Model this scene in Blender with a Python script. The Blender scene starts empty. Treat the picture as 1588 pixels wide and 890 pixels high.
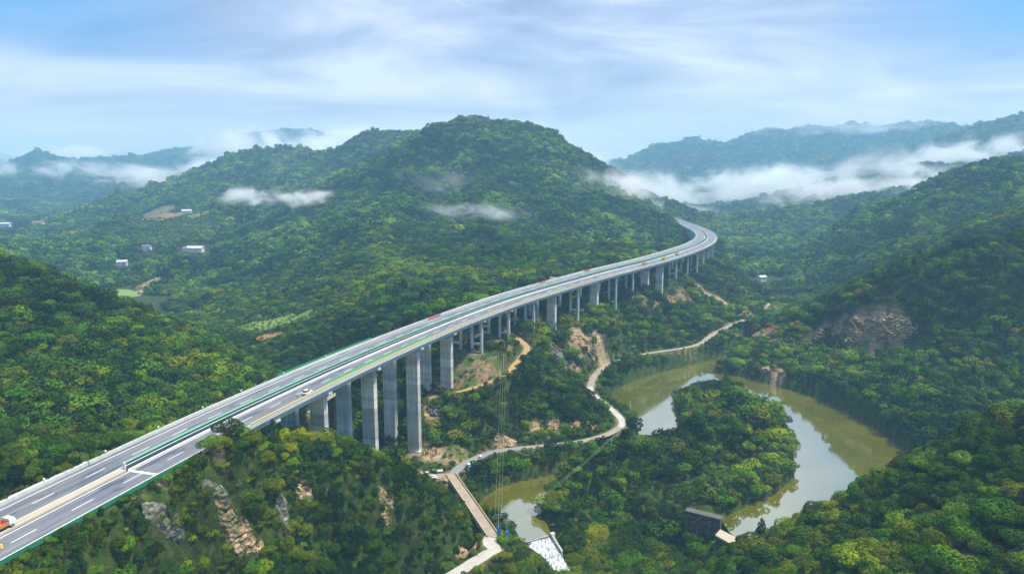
import bpy, bmesh, math, random
import numpy as np
from mathutils import Vector, Matrix
random.seed(7); rng = np.random.default_rng(11)
sc = bpy.context.scene
COL = sc.collection

# ------------------------------------------------------------------ camera, sky, sun, exposure
F_PX, CX, CY, PITCH, CAMZ = 1073.0, 794.0, 445.0, math.atan(170 / 1073.0), 137.0
cam = bpy.data.cameras.new("camera"); camo = bpy.data.objects.new("camera", cam); COL.objects.link(camo)
cam.sensor_width = 36; cam.lens = 36 * F_PX / 1588.0
cam.clip_start = 1; cam.clip_end = 40000
camo.location = (0, 0, CAMZ); camo.rotation_euler = (math.pi / 2 - PITCH, 0, 0)
sc.camera = camo
sc.render.engine = 'CYCLES'
sc.cycles.use_denoising = True
try: sc.cycles.denoiser = 'OPENIMAGEDENOISE'
except Exception: pass
sc.cycles.max_bounces = 10; sc.cycles.diffuse_bounces = 2; sc.cycles.glossy_bounces = 2
sc.cycles.transmission_bounces = 2; sc.cycles.volume_bounces = 8; sc.cycles.transparent_max_bounces = 16
sc.cycles.caustics_reflective = False; sc.cycles.caustics_refractive = False
sc.cycles.use_adaptive_sampling = True; sc.cycles.adaptive_threshold = 0.01
sc.cycles.volume_step_rate = 1.0; sc.cycles.volume_max_steps = 128
sc.render.use_persistent_data = False
vs = sc.view_settings
sc.display_settings.display_device = 'sRGB'
vs.view_transform = 'Standard'; vs.look = 'None'; vs.exposure = 1.5; vs.gamma = 1; vs.use_curve_mapping = False

SUN_EL, SUN_AZ = math.radians(66), math.radians(86)      # azimuth measured from +Y towards +X
w = bpy.data.worlds.new("World"); sc.world = w; w.use_nodes = True
nt = w.node_tree; nt.nodes.clear()
def N(nt, kind, **kw):
    n = nt.nodes.new(kind)
    for k, v in kw.items():
        if k.startswith('i_'):
            key = k[2:]; n.inputs[int(key) if key.isdigit() else key.replace('_', ' ')].default_value = v
        else: setattr(n, k, v)
    return n
def L(nt, a, b, ai=0, bi=0): nt.links.new(a.outputs[ai], b.inputs[bi])
def mathn(nt, op, a, b=None, c=None, clamp=False):
    n = nt.nodes.new('ShaderNodeMath'); n.operation = op; n.use_clamp = clamp
    for i, v in enumerate((a, b, c)):
        if v is None: continue
        if isinstance(v, (int, float)): n.inputs[i].default_value = v
        else: nt.links.new(v, n.inputs[i])
    return n.outputs[0]
def ramp(nt, fac, stops, interp='LINEAR'):
    n = nt.nodes.new('ShaderNodeValToRGB'); cr = n.color_ramp; cr.interpolation = interp
    while len(cr.elements) > 1: cr.elements.remove(cr.elements[-1])
    for i, (p, c) in enumerate(stops):
        e = cr.elements[0] if i == 0 else cr.elements.new(p)
        e.position = p; e.color = tuple(c) + (1,) if len(c) == 3 else c
    nt.links.new(fac, n.inputs[0]); return n.outputs[0]
def mixc(nt, fac, a, b, mode='MIX'):
    n = nt.nodes.new('ShaderNodeMix'); n.data_type = 'RGBA'; n.blend_type = mode; n.clamp_factor = True
    for s, v in ((n.inputs[0], fac), (n.inputs[6], a), (n.inputs[7], b)):
        if isinstance(v, (int, float)): s.default_value = v
        elif isinstance(v, (tuple, list)): s.default_value = tuple(v) + (1,) if len(v) == 3 else v
        else: nt.links.new(v, s)
    return n.outputs[2]
def noise(nt, vec, scale, detail=4, rough=0.55, dist=0.0, color=False):
    n = nt.nodes.new('ShaderNodeTexNoise'); n.inputs['Scale'].default_value = scale
    n.inputs['Detail'].default_value = detail; n.inputs['Roughness'].default_value = rough
    n.inputs['Distortion'].default_value = dist
    if vec is not None: nt.links.new(vec, n.inputs['Vector'])
    return n.outputs[1 if color else 0]
def mapping(nt, vec, loc=(0, 0, 0), rot=(0, 0, 0), scale=(1, 1, 1)):
    n = nt.nodes.new('ShaderNodeMapping'); nt.links.new(vec, n.inputs[0])
    n.inputs[1].default_value = loc; n.inputs[2].default_value = rot; n.inputs[3].default_value = scale
    return n.outputs[0]

sky = N(nt, 'ShaderNodeTexSky'); sky.sky_type = 'NISHITA'; sky.sun_disc = False
sky.sun_elevation = SUN_EL; sky.sun_rotation = SUN_AZ
bg_sky = N(nt, 'ShaderNodeBackground'); bg_sky.inputs[1].default_value = 0.05; sky.ozone_density = 5; sky.air_density = 1.3; sky.dust_density = 0.2
tint = nt.nodes.new('ShaderNodeMix'); tint.data_type = 'RGBA'; tint.blend_type = 'MULTIPLY'; tint.inputs[0].default_value = 1; tint.inputs[7].default_value = (.30, .74, 1.15, 1)
nt.links.new(sky.outputs[0], tint.inputs[6]); nt.links.new(tint.outputs[2], bg_sky.inputs[0])
tc = N(nt, 'ShaderNodeTexCoord')
sep = N(nt, 'ShaderNodeSeparateXYZ'); L(nt, tc, sep, 0, 0)
dx, dy, dz = sep.outputs
zc = mathn(nt, 'MAXIMUM', dz, 0.0)
den = mathn(nt, 'ADD', zc, 0.16)
cmb = N(nt, 'ShaderNodeCombineXYZ')
nt.links.new(mathn(nt, 'DIVIDE', dx, den), cmb.inputs[0]); nt.links.new(mathn(nt, 'DIVIDE', dy, den), cmb.inputs[1])
pv = mapping(nt, cmb.outputs[0], loc=(3.1, 1.7, 0), scale=(0.5, 0.34, 1))
n1 = noise(nt, pv, 1.5, 5, 0.5, 0.4); n2 = noise(nt, mapping(nt, cmb.outputs[0], loc=(9, 2, 4), scale=(0.62, 0.8, 1)), 1.25, 7, 0.56, 0.6)
# blue openings towards the upper corners, cloud elsewhere
side = mathn(nt, 'ABSOLUTE', mathn(nt, 'SUBTRACT', dx, -0.02))
thin = mathn(nt, 'MULTIPLY', mathn(nt, 'SUBTRACT', side, 0.34), 5.5)
high = mathn(nt, 'MULTIPLY', mathn(nt, 'SUBTRACT', dz, 0.105), 9.0, clamp=True)
gap = mathn(nt, 'MULTIPLY', mathn(nt, 'ADD', thin, mathn(nt, 'MULTIPLY', mathn(nt, 'SUBTRACT', n1, 0.5), 2.2)), high, clamp=True)
cloudc = ramp(nt, n2, [(0.36, (0.31, 0.39, 0.58)), (0.50, (0.52, 0.60, 0.82)), (0.62, (0.82, 0.86, 0.97))])
lowb = ramp(nt, dz, [(0.0, (1, 1, 1)), (0.05, (1, 1, 1)), (0.10, (0.35, 0.35, 0.35)), (0.17, (0, 0, 0))], 'EASE')
lowm = mathn(nt, 'MULTIPLY', lowb, mathn(nt, 'ADD', mathn(nt, 'MULTIPLY', n2, 0.9), 0.45), clamp=True)
cloudc = mixc(nt, lowm, cloudc, (1.25, 1.2, 1.15))
bg_c = N(nt, 'ShaderNodeBackground'); bg_c.inputs[1].default_value = 0.40
nt.links.new(cloudc, bg_c.inputs[0])
mx = N(nt, 'ShaderNodeMixShader'); nt.links.new(mathn(nt, 'SUBTRACT', 1.0, mathn(nt, 'MULTIPLY', gap, 0.95)), mx.inputs[0])
L(nt, bg_sky, mx, 0, 1); L(nt, bg_c, mx, 0, 2)
wo = N(nt, 'ShaderNodeOutputWorld'); L(nt, mx, wo)

sun = bpy.data.lights.new("sun", 'SUN'); sun.energy = 2.6; sun.angle = math.radians(8); sun.color = (1.0, 0.92, 0.76)
suno = bpy.data.objects.new("sun", sun); COL.objects.link(suno)
suno.rotation_euler = (math.pi / 2 - SUN_EL, 0, -SUN_AZ + math.pi)
sd = Vector((math.sin(SUN_AZ) * math.cos(SUN_EL), math.cos(SUN_AZ) * math.cos(SUN_EL), math.sin(SUN_EL)))
suno.rotation_euler = sd.to_track_quat('Z', 'Y').to_euler()

# ------------------------------------------------------------------ geometry of the place: rays from the drone to real points
cp, sp_ = math.cos(PITCH), math.sin(PITCH)
def ray(u, v):
    a = (u - CX) / F_PX; b = (CY - v) / F_PX
    return a, cp + b * sp_, -sp_ + b * cp
def atd(u, v, d):                       # point at forward distance d
    x, y, z = ray(u, v); k = d / y
    return (x * k, d, CAMZ + z * k)
def atz(u, v, z0=0.0):                  # point at height z0
    x, y, z = ray(u, v); k = (z0 - CAMZ) / z
    return (x * k, y * k, z0)
def proj(x, y, z):
    zz = z - CAMZ; fw = y * cp - zz * sp_; up = y * sp_ + zz * cp
    fw = np.maximum(fw, 1e-3)
    return CX + F_PX * x / fw, CY - F_PX * up / fw

# expressway centre line (x, y, deck height)
P = np.array([(-140, 50, 59), (-124, 104, 59), (-106.9, 164.8, 59.5), (-93.2, 209.8, 60), (-83.3, 238.6, 60.2), (-69.9, 276.5, 60.4),
    (-41.5, 345.7, 60.8), (-8.4, 416.3, 61), (18.6, 458.7, 62), (68.3, 532.7, 63.4), (113.4, 593.7, 64.2), (162.5, 672.5, 64.7),
    (209.6, 762.9, 64.9), (239.9, 850.4, 64.9), (258.5, 946.3, 65), (269.3, 1070.2, 65), (280, 1250, 65), (298, 1450, 64), (330, 1700, 63)], float)
def crom(P, n=40, sm=400):
    out = []; Q = np.vstack([2 * P[0] - P[1], P, 2 * P[-1] - P[-2]])
    for i in range(1, len(Q) - 2):
        t = np.linspace(0, 1, n, endpoint=False)[:, None]; a, b, c, d = Q[i - 1], Q[i], Q[i + 1], Q[i + 2]
        out.append(.5 * ((2 * b) + (-a + c) * t + (2 * a - 5 * b + 4 * c - d) * t ** 2 + (-a + 3 * b - 3 * c + d) * t ** 3))
    c = np.vstack(out + [P[-1:]])
    for _ in range(sm): c[1:-1] = (c[:-2] + 2 * c[1:-1] + c[2:]) / 4
    return c
def resample(c, step):
    s = np.r_[0, np.cumsum(np.linalg.norm(np.diff(c[:, :2], axis=0), axis=1))]
    n = max(2, int(s[-1] / step)); q = np.linspace(0, s[-1], n)
    return np.stack([np.interp(q, s, c[:, k]) for k in range(c.shape[1])], 1), q
ROAD, RS = resample(crom(P), 2.5)
def frames(c):
    t = np.gradient(c[:, :2], axis=0); t /= np.linalg.norm(t, axis=1)[:, None]
    return t, np.c_[t[:, 1], -t[:, 0]]          # tangent, right-hand normal
RT, RN = frames(ROAD)
RW = np.interp(RS, [0, 330, 480, 700, 900, 1000], [1.0, 1.0, 1.14, 1.14, 1.0, 1.0])   # the carriageways widen a little on the curve
def road_at(s, off=0.0):
    x = np.interp(s, RS, ROAD[:, 0]); y = np.interp(s, RS, ROAD[:, 1]); z = np.interp(s, RS, ROAD[:, 2])
    nx = np.interp(s, RS, RN[:, 0]); ny = np.interp(s, RS, RN[:, 1]); k = np.interp(s, RS, RW)
    return Vector((x + nx * off * k, y + ny * off * k, z)), Vector((nx, ny, 0)).normalized()
pu, pvv = proj(ROAD[:, 0] + RN[:, 0] * 12.3, ROAD[:, 1] + RN[:, 1] * 12.3, ROAD[:, 2])
SJ = float(np.interp(0, (pu - 252)[(RS < 300) & (RS > 60)], RS[(RS < 300) & (RS > 60)]))   # bridge joint
print("joint at", SJ)

def s_for(u, off, lo=60, hi=900):
    best = None
    for s in np.arange(lo, hi, .5):
        p, _ = road_at(s, off); e = abs(float(proj(p.x, p.y, p.z)[0]) - u)
        if best is None or e < best[0]: best = (e, s)
    return best[1]
def seg_dist(px, py, line):
    """distance to a polyline, and interpolated 3rd column there, and signed side offset"""
    best = np.full(px.shape, 1e18); zz = np.zeros(px.shape); sgn = np.zeros(px.shape)
    for a, b in zip(line[:-1], line[1:]):
        ex, ey = b[0] - a[0], b[1] - a[1]; l2 = ex * ex + ey * ey + 1e-9
        t = np.clip(((px - a[0]) * ex + (py - a[1]) * ey) / l2, 0, 1)
        qx, qy = px - a[0] - t * ex, py - a[1] - t * ey; d = qx * qx + qy * qy
        m = d < best
        best = np.where(m, d, best); zz = np.where(m, a[2] + t * (b[2] - a[2]), zz)
        sgn = np.where(m, np.sign(qx * ey - qy * ex), sgn)
    return np.sqrt(best), zz, sgn
def in_poly(px, py, poly):
    c = np.zeros(px.shape, bool); n = len(poly)
    for i in range(n):
        x1, y1 = poly[i][:2]; x2, y2 = poly[(i + 1) % n][:2]
        if y1 == y2: continue
        k = ((y1 > py) != (y2 > py)) & (px < (x2 - x1) * (py - y1) / (y2 - y1) + x1)
        c ^= k
    return c

# river outline: shore points on the water level
LEFT_BANK = [(1150, 510), (1150, 520), (1150, 530), (1140, 543), (1128, 549), (1100, 558), (1060, 567), (1010, 580), (975, 592), (952, 606), (940, 622), (950, 638), (968, 650),
             (985, 662), (990, 674), (980, 689), (930, 703), (870, 732), (800, 746), (768, 757), (750, 770), (738, 785), (715, 792), (690, 800), (700, 815), (740, 808), (775, 806), (797, 818), (812, 841)]
ISLAND = [(851, 829), (846, 815), (836, 802), (840, 785), (862, 762), (900, 742), (950, 726), (1000, 713), (1040, 692), (1052, 672), (1060, 662), (1052, 650), (1045, 635), (1048, 618), (1068, 606), (1100, 604), (1140, 614),
          (1172, 640), (1195, 660), (1216, 685), (1230, 712), (1230, 738), (1202, 765), (1152, 786), (1119, 803)]
RIGHT_BANK = [(1133, 822), (1150, 840), (1200, 850), (1270, 835), (1340, 800), (1400, 765), (1430, 735), (1420, 712), (1400, 690), (1365, 665), (1320, 641), (1270, 616), (1210, 598), (1160, 586), (1116, 578), (1113, 570), (1130, 560), (1168, 546), (1170, 532), (1160, 522), (1163, 510)]
WATER = [atz(u, v) for u, v in LEFT_BANK + ISLAND + RIGHT_BANK]
POND = [atz(u, v) for u, v in [(492, 700), (499, 672), (508, 658), (520, 657), (528, 670), (527, 690), (519, 706), (500, 708)]]
# local roads (u, v, height, half width)
RIV = [(700, 738, 8.2), (716, 722, 8), (745, 708, 7.6), (775, 699, 7.2), (850, 691, 7), (905, 684, 7.4), (940, 674, 8), (962, 662, 8.4), (964, 652, 8.4), (950, 636, 8), (920, 612, 8), (916, 598, 8), (926, 578, 8.4), (950, 562, 9.4),
       (1000, 549, 11), (1060, 540, 11.5), (1088, 532, 11), (1106, 518, 11), (1135, 504, 10.5), (1160, 494, 9.8), (1180, 486, 9), (1190, 479, 8.4), (1192, 470, 8.5)]
def rl(l): return crom(np.array([atz(u, v, z) for u, v, z in l]), 8, 3)
ROADS = [
    dict(c=rl(RIV), w=2.1, label='pale riverside road curving round the spur below the viaduct', name='road'),
    dict(c=rl([(763, 829, 9), (758, 842, 9), (768, 852, 8.8), (750, 862, 8.3), (725, 878, 7.5), (700, 893, 6.8), (670, 915, 6)]), w=2.4, label='pale concrete lane leaving the small bridge', name='road'),
    dict(c=rl([(700, 738, 8.2), (668, 739, 8.2), (640, 738, 8.4), (600, 735, 8.6), (560, 730, 8.8)]), w=2.6, label='dirt yard track at the foot of the tall piers', name='path'),
    dict(c=rl([(770, 500, 40), (806, 528, 37.5), (818, 540, 35), (808, 555, 33.5), (795, 570, 32.5), (788, 582, 31.5)]), w=1.8, label='orange dirt path winding on the spur', name='path'),
    dict(c=rl([(788, 582, 31.5), (740, 600, 30.0), (700, 610, 28)]), w=1.5, label='dirt path along the spur towards the piers', name='path'),
    dict(c=rl([(480, 640, 17), (498, 626, 17.5), (512, 616, 18), (530, 606, 18.5)]), w=1.6, label='pale dirt track on the bank behind the piers', name='path'),
]
# ------------------------------------------------------------------ control points of the relief
CTRL = []
def far_d(d): return d if d < 1300 else 1300 + (d - 1300) * 1.5     # the far ranges stand farther back
def cd(can, *pts):                       # (u, v, forward distance), canopy height to take off
    pts = [(p[0], p[1], far_d(p[2])) for p in pts]
    for i, p in enumerate(pts):
        x, y, z = atd(*p); CTRL.append((x, y, z - can))
        if i:
            q = pts[i - 1]; n = int(abs(p[0] - q[0]) / 60)
            for k in range(1, n + 1):
                t = k / (n + 1); x, y, z = atd(*[q[j] + (p[j] - q[j]) * t for j in range(3)]); CTRL.append((x, y, z - can))
def czz(*pts):
    for u, v, z in pts: CTRL.append(atz(u, v, z))
def cx(*pts): CTRL.extend(pts)
# left dark hill
cd(5, (-150, 330, 380), (0, 395, 370), (80, 420, 380), (150, 455, 390), (220, 478, 400), (300, 508, 400), (380, 545, 390), (440, 578, 375), (480, 612, 362))
cd(4, (-200, 600, 240), (0, 600, 235), (150, 600, 270), (100, 500, 320), (250, 560, 320), (350, 592, 320), (30, 690, 195), (200, 650, 240), (400, 590, 330))
cx((-330, 330, 95), (-400, 200, 80), (-220, 110, 62), (-260, 420, 40), (-180, 500, 22), (-400, 520, 40), (-600, 300, 90), (-700, 600, 60))
# near left knoll K
cd(2.2, (200, 766, 161)); cd(.3, (260, 728, 174), (300, 698, 180), (340, 667, 187), (366, 648, 191), (392, 664, 196)); cd(3.2, (440, 692, 208), (520, 706, 215), (590, 728, 222), (640, 750, 230), (690, 780, 237), (733, 812, 242), (745, 848, 236))
cd(3, (0, 905, 122), (100, 830, 146), (100, 890, 139), (200, 850, 154), (200, 895, 150), (350, 740, 196), (350, 892, 172), (500, 890, 185), (600, 890, 200), (400, 780, 193), (550, 800, 206), (650, 830, 222), (300, 800, 172), (680, 885, 222))
cx((-60, 120, 20), (0, 100, 15), (-120, 60, 30), (60, 100, 25), (-20, 150, 8), (-60, 150, 14), (10, 180, 2), (30, 215, -8), (0, 20, 20), (-10, 225, 5), (0, 237, 5))
# behind K, under the viaduct
cx((-75, 262, 26), (-60, 275, 14), (-48, 288, 9), (-95, 290, 14), (-80, 310, 6), (-105, 330, 4), (-62, 320, 6), (-120, 300, 20), (-30, 262, 12), (-22, 270, 8.5), (-42, 270, 12))
czz((515, 680, -1), (636, 729, 8), (660, 728, 8.5), (600, 733, 8), (690, 738, 9), (700, 760, 3), (675, 770, 4))
czz((650, 655, 18), (662, 612, 26), (691, 612, 27), (700, 640, 21), (720, 700, 10), (690, 700, 11), (672, 690, 11))
cd(2, (520, 600, 400), (520, 550, 435), (560, 520, 455), (610, 540, 425), (660, 545, 405), (470, 600, 395))
# spur right of the tall piers
cd(1.5, (745, 600, 338), (780, 592, 346), (820, 571, 358), (870, 600, 364), (905, 615, 368), (938, 640, 362))
cd(1, (700, 600, 352), (650, 690, 318), (700, 660, 326), (760, 660, 322))
cd(2, (820, 648, 341), (870, 648, 345), (930, 652, 352), (780, 660, 336))
czz((820, 690, 7.6), (870, 687, 7.8), (945, 669, 9), (780, 695, 7.8), (745, 702, 8.4))
czz(*[(u, v, z) for u, v, z in RIV[::2]])
czz((850, 707, 4.6), (930, 690, 4.6), (760, 730, 4), (800, 728, 3.4), (980, 668, 3), (730, 742, 5.5), (1010, 566, 5), (950, 590, 4), (1070, 553, 5))
# ground under the slim piers
cd(0, (704, 548, 375), (731, 545, 378), (747, 548, 376), (790, 527, 408), (826, 506, 430), (855, 522, 448), (893, 504, 470), (918, 495, 490), (950, 487, 515), (998, 458, 556), (1021, 460, 578), (1060, 427, 640), (1090, 412, 715))
cd(0, (715, 520, 405), (775, 500, 438), (850, 480, 500))
cd(1, (770, 452, 482), (740, 462, 462), (700, 478, 440), (850, 428, 545), (950, 407, 645), (1040, 389, 725), (640, 482, 420))
cd(3, (850, 560, 418), (900, 560, 430), (880, 503, 462), (1000, 495, 512), (1095, 512, 545), (980, 520, 502), (1050, 480, 572), (1130, 442, 722), (930, 540, 457))
cd(3, (1100, 397, 790), (1130, 415, 765), (1165, 440, 745), (1186, 468, 720))
czz((1120, 495, 12), (1150, 490, 12), (1170, 480, 9))
# island and lower knoll
cd(5, (1060, 612, 416), (1095, 594, 418), (1120, 604, 404))
czz((1082, 655, 3), (1062, 645, 2))
cd(2.5, (1125, 630, 347), (1180, 638, 338), (1212, 672, 327), (1130, 655, 330))
cd(4, (830, 775, 273), (850, 742, 283), (880, 724, 289), (940, 705, 293), (1000, 698, 301), (1050, 692, 312), (1090, 712, 315), (1150, 720, 312))
czz((1200, 748, 3), (1140, 775, 4), (1080, 778, 6))
cd(4, (930, 800, 278), (1000, 800, 284), (1050, 790, 284), (870, 810, 268))
cx((70, 262, -13), (55, 258, -13), (80, 252, -12), (40, 255, -11), (24, 253, -9), (20, 240, -11), (30, 235, -13), (60, 240, -13), (90, 244, -4), (18, 246, -7), (12, 252, -5.5), (100, 240, 3))
czz((800, 845, 6), (770, 835, 8), (820, 875, 1), (790, 890, 3), (780, 860, 6))
# near right ridge R
cd(4, (1720, 590, 195), (1588, 652, 190), (1500, 674, 196), (1400, 716, 205), (1320, 766, 214), (1250, 801, 221), (1180, 829, 226), (1100, 868, 231), (1030, 892, 236))
cd(3, (1588, 890, 138), (1400, 890, 152), (1300, 890, 166), (1200, 890, 186), (1500, 780, 165), (1588, 760, 158), (1350, 830, 185))
cx((130, 262, 5), (150, 280, 4), (185, 290, 6), (230, 290, 22), (260, 240, 60), (200, 100, 60), (120, 120, 40), (100, 150, 30), (80, 190, 12), (300, 150, 80), (165, 255, 25), (130, 245, 16))
# right terrace, its cliff and the ridge above
cd(5, (1120, 560, 495), (1180, 530, 490), (1230, 535, 475), (1280, 553, 450), (1340, 556, 432), (1400, 562, 412), (1480, 607, 375), (1540, 650, 345), (1588, 655, 350))
cd(1, (1260, 527, 485), (1330, 539, 452), (1400, 541, 440), (1415, 566, 420), (1480, 600, 395), (1545, 655, 360))
cd(3, (1240, 500, 503), (1285, 490, 482), (1320, 480, 460), (1370, 483, 450), (1400, 495, 445))
cd(5, (1215, 490, 538), (1238, 475, 530), (1320, 455, 472), (1350, 445, 462), (1450, 415, 450), (1588, 380, 442), (1750, 330, 430))
cx((260, 560, 20), (300, 560, 40), (380, 560, 70))
cd(5, (1588, 640, 362), (1588, 540, 395), (1480, 500, 432), (1540, 580, 385), (1700, 600, 370))
# next ridges on the right
cd(6, (1800, 220, 850), (1588, 256, 900), (1492, 274, 950), (1423, 304, 1000), (1340, 342, 1040), (1270, 385, 1010), (1220, 430, 920), (1190, 460, 790))
cd(5, (1260, 440, 800), (1340, 395, 830), (1420, 345, 850)); cd(5, (1300, 445, 740), (1390, 405, 700), (1480, 360, 690)); cd(5, (1440, 375, 810), (1500, 330, 830), (1560, 300, 850)); cd(5, (1588, 330, 720))
cd(6, (1298, 318, 1480), (1215, 326, 1450), (1169, 345, 1400), (1137, 368, 1340), (1120, 385, 1260))
cd(4, (1200, 400, 1150), (1260, 370, 1230), (1150, 400, 1100), (1180, 440, 900))
cx((330, 700, 5), (360, 850, 8), (330, 1000, 10), (370, 1150, 14), (430, 1400, 20), (450, 1700, 30), (520, 2100, 45))
cd(5, (1120, 345, 1750), (1080, 330, 2000), (1050, 320, 2200), (1200, 310, 2000))
cd(8, (1380, 300, 1600), (1400, 265, 1700), (1430, 256, 1720), (1470, 262, 1750))
cd(8, (1400, 330, 1300), (1480, 300, 1400), (1588, 290, 1350))
cd(8, (1435, 240, 2300), (1470, 220, 2280), (1500, 203, 2250), (1545, 190, 2200), (1588, 180, 2200), (1700, 165, 2300))
cd(8, (900, 280, 3300), (925, 268, 3200), (965, 254, 3200), (1020, 236, 3200), (1068, 215, 3150), (1105, 230, 3180), (1140, 232, 3200), (1190, 204, 3200), (1230, 208, 3200), (1280, 196, 3200), (1350, 202, 3250), (1430, 206, 3300))
cd(8, (1000, 290, 2500), (1100, 285, 2500), (1250, 280, 2600), (1350, 270, 2500), (1150, 255, 2850), (1300, 245, 2850))
# main mountain
cd(6, (590, 250, 1265), (640, 221, 1280), (690, 205, 1295), (760, 197, 1300), (830, 210, 1280), (880, 241, 1250), (915, 276, 1200), (970, 310, 1130), (1020, 335, 1085), (1052, 358, 1035))
cd(6, (540, 285, 1225), (480, 335, 1145), (400, 375, 1040), (330, 396, 975), (250, 401, 930), (217, 415, 900))
cd(5, (725, 255, 1165), (738, 300, 1020), (745, 350, 850), (738, 395, 690)); cd(5, (785, 262, 1215), (800, 310, 1110), (806, 355, 980), (800, 395, 800)); cd(5, (848, 275, 1120), (856, 320, 985), (858, 360, 850), (850, 395, 720))
cd(5, (893, 300, 1135), (905, 335, 1035), (905, 372, 900)); cd(5, (945, 335, 1010), (960, 365, 880), (985, 375, 860)); cd(5, (690, 262, 1210), (682, 310, 1110), (668, 350, 985), (660, 392, 800))
cd(5, (640, 268, 1160), (612, 310, 1030), (590, 350, 900), (575, 385, 780)); cd(5, (560, 320, 1120), (530, 365, 960), (505, 400, 840)); cd(5, (650, 440, 545), (560, 400, 720))
cd(5, (600, 415, 630), (500, 452, 600), (560, 475, 490), (480, 520, 460), (440, 560, 430), (450, 430, 760), (380, 430, 830), (300, 450, 760), (225, 478, 740), (300, 495, 620), (350, 480, 640))
cd(0, (410, 523, 530), (450, 495, 580), (470, 480, 600))
# behind the main mountain, left
cd(8, (545, 236, 1760), (580, 226, 1700), (610, 201, 1650), (640, 199, 1620), (668, 209, 1600), (720, 230, 1600))
cd(8, (511, 248, 1850), (444, 241, 1900), (400, 248, 1900), (347, 252, 1850), (303, 269, 1750), (236, 306, 1640), (152, 340, 1480), (67, 380, 1330))
cd(6, (420, 290, 1550), (350, 320, 1450), (520, 290, 1500), (480, 310, 1400), (430, 340, 1250))
cd(0, (200, 335, 1330), (250, 333, 1340), (290, 332, 1350), (315, 325, 1380))
cd(5, (190, 350, 1250), (300, 360, 1200), (380, 350, 1220), (190, 413, 980), (228, 389, 1080), (303, 391, 1080), (110, 400, 1000), (100, 435, 880), (150, 448, 830), (190, 455, 810), (50, 395, 980), (0, 385, 1000), (-100, 370, 1050))
cd(4, (0, 355, 1650), (60, 352, 1650), (-100, 350, 1650))
cd(8, (0, 268, 2950), (28, 252, 3000), (60, 236, 3000), (90, 252, 3000), (118, 275, 3050), (160, 268, 3150), (209, 256, 3300), (250, 250, 3330), (275, 240, 3350), (313, 237, 3400), (345, 252, 3400))
cd(8, (20, 318, 2300), (90, 300, 2350), (130, 338, 2150), (150, 290, 2750), (200, 300, 2300), (260, 285, 2600), (60, 275, 2650), (-100, 280, 2600), (180, 330, 1950), (60, 340, 1950))
cd(8, (-60, 232, 4200), (0, 237, 4200), (35, 250, 4200), (80, 268, 4300), (200, 270, 4500), (260, 268, 4500), (310, 258, 4300))
cd(8, (355, 224, 4000), (400, 209, 4000), (430, 205, 4000), (460, 204, 4000), (500, 212, 4100), (545, 219, 4100), (95, 240, 4600), (118, 225, 4600), (145, 240, 4600), (165, 262, 4600))
for a in range(-60, 61, 8):
    t = math.radians(a)
    cx((9500 * math.sin(t), 9500 * math.cos(t), 120), (6200 * math.sin(t), 6200 * math.cos(t), 130))
    if abs(a) > 42: cx((2500 * math.sin(t), 2500 * math.cos(t), 180), (1200 * math.sin(t), 1200 * math.cos(t), 110))
CT = np.array(CTRL, float)
# merge controls that fall closer than 3 m
keep = []
for i, p in enumerate(CT):
    if all((p[0] - CT[j][0]) ** 2 + (p[1] - CT[j][1]) ** 2 > 9 for j in keep): keep.append(i)
CT = CT[keep]; print("controls", len(CT))
def kern(r2): return np.sqrt(r2 + 16.0)
D = kern((CT[:, None, 0] - CT[None, :, 0]) ** 2 + (CT[:, None, 1] - CT[None, :, 1]) ** 2)
n_ = len(CT); A = np.zeros((n_ + 1, n_ + 1)); A[:n_, :n_] = D - np.eye(n_) * 1.5; A[n_, :n_] = 1; A[:n_, n_] = 1
COEF = np.linalg.solve(A, np.r_[CT[:, 2], 0])
def rbf(x, y):
    out = np.empty(x.shape); near = np.empty(x.shape)
    for i in range(0, len(x), 20000):
        xs, ys = x[i:i + 20000, None], y[i:i + 20000, None]
        kk = kern((xs - CT[None, :, 0]) ** 2 + (ys - CT[None, :, 1]) ** 2); near[i:i + 20000] = kk.min(axis=1)
        out[i:i + 20000] = kk @ COEF[:n_] + COEF[n_]
    return out, near
def vnoise(x, y, seed=0):
    xi = np.floor(x).astype(np.int64); yi = np.floor(y).astype(np.int64); fx = x - xi; fy = y - yi
    def h(a, b):
        n = (a * 374761393 + b * 668265263 + seed * 974711) & 0xffffffff
        n = ((n ^ (n >> 13)) * 1274126177) & 0xffffffff
        return ((n ^ (n >> 16)) & 0xffff) / 65535.0
    sx = fx * fx * (3 - 2 * fx); sy = fy * fy * (3 - 2 * fy)
    a = h(xi, yi) * (1 - sx) + h(xi + 1, yi) * sx; b = h(xi, yi + 1) * (1 - sx) + h(xi + 1, yi + 1) * sx
    return a * (1 - sy) + b * sy
def fbm(x, y, s, o=4, seed=0):
    t = 0; a = 1; n = 0
    for k in range(o): t = t + a * (vnoise(x / s * 2 ** k + 17 * k, y / s * 2 ** k - 9 * k, seed + k) - .5); n += a; a *= .5
    return t / n * 2
def ridged(x, y, s, o=3, seed=5):
    t = 0; a = 1; n = 0
    for k in range(o): t = t + a * (1 - abs(2 * vnoise(x / s * 2 ** k + 5 * k, y / s * 2 ** k, seed + k) - 1)); n += a; a *= .5
    return t / n
def sstep(a, b, v): t = np.clip((v - a) / (b - a), 0, 1); return t * t * (3 - 2 * t)
DECKL = ROAD[::6]; YJ = road_at(SJ)[0].y
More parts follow.
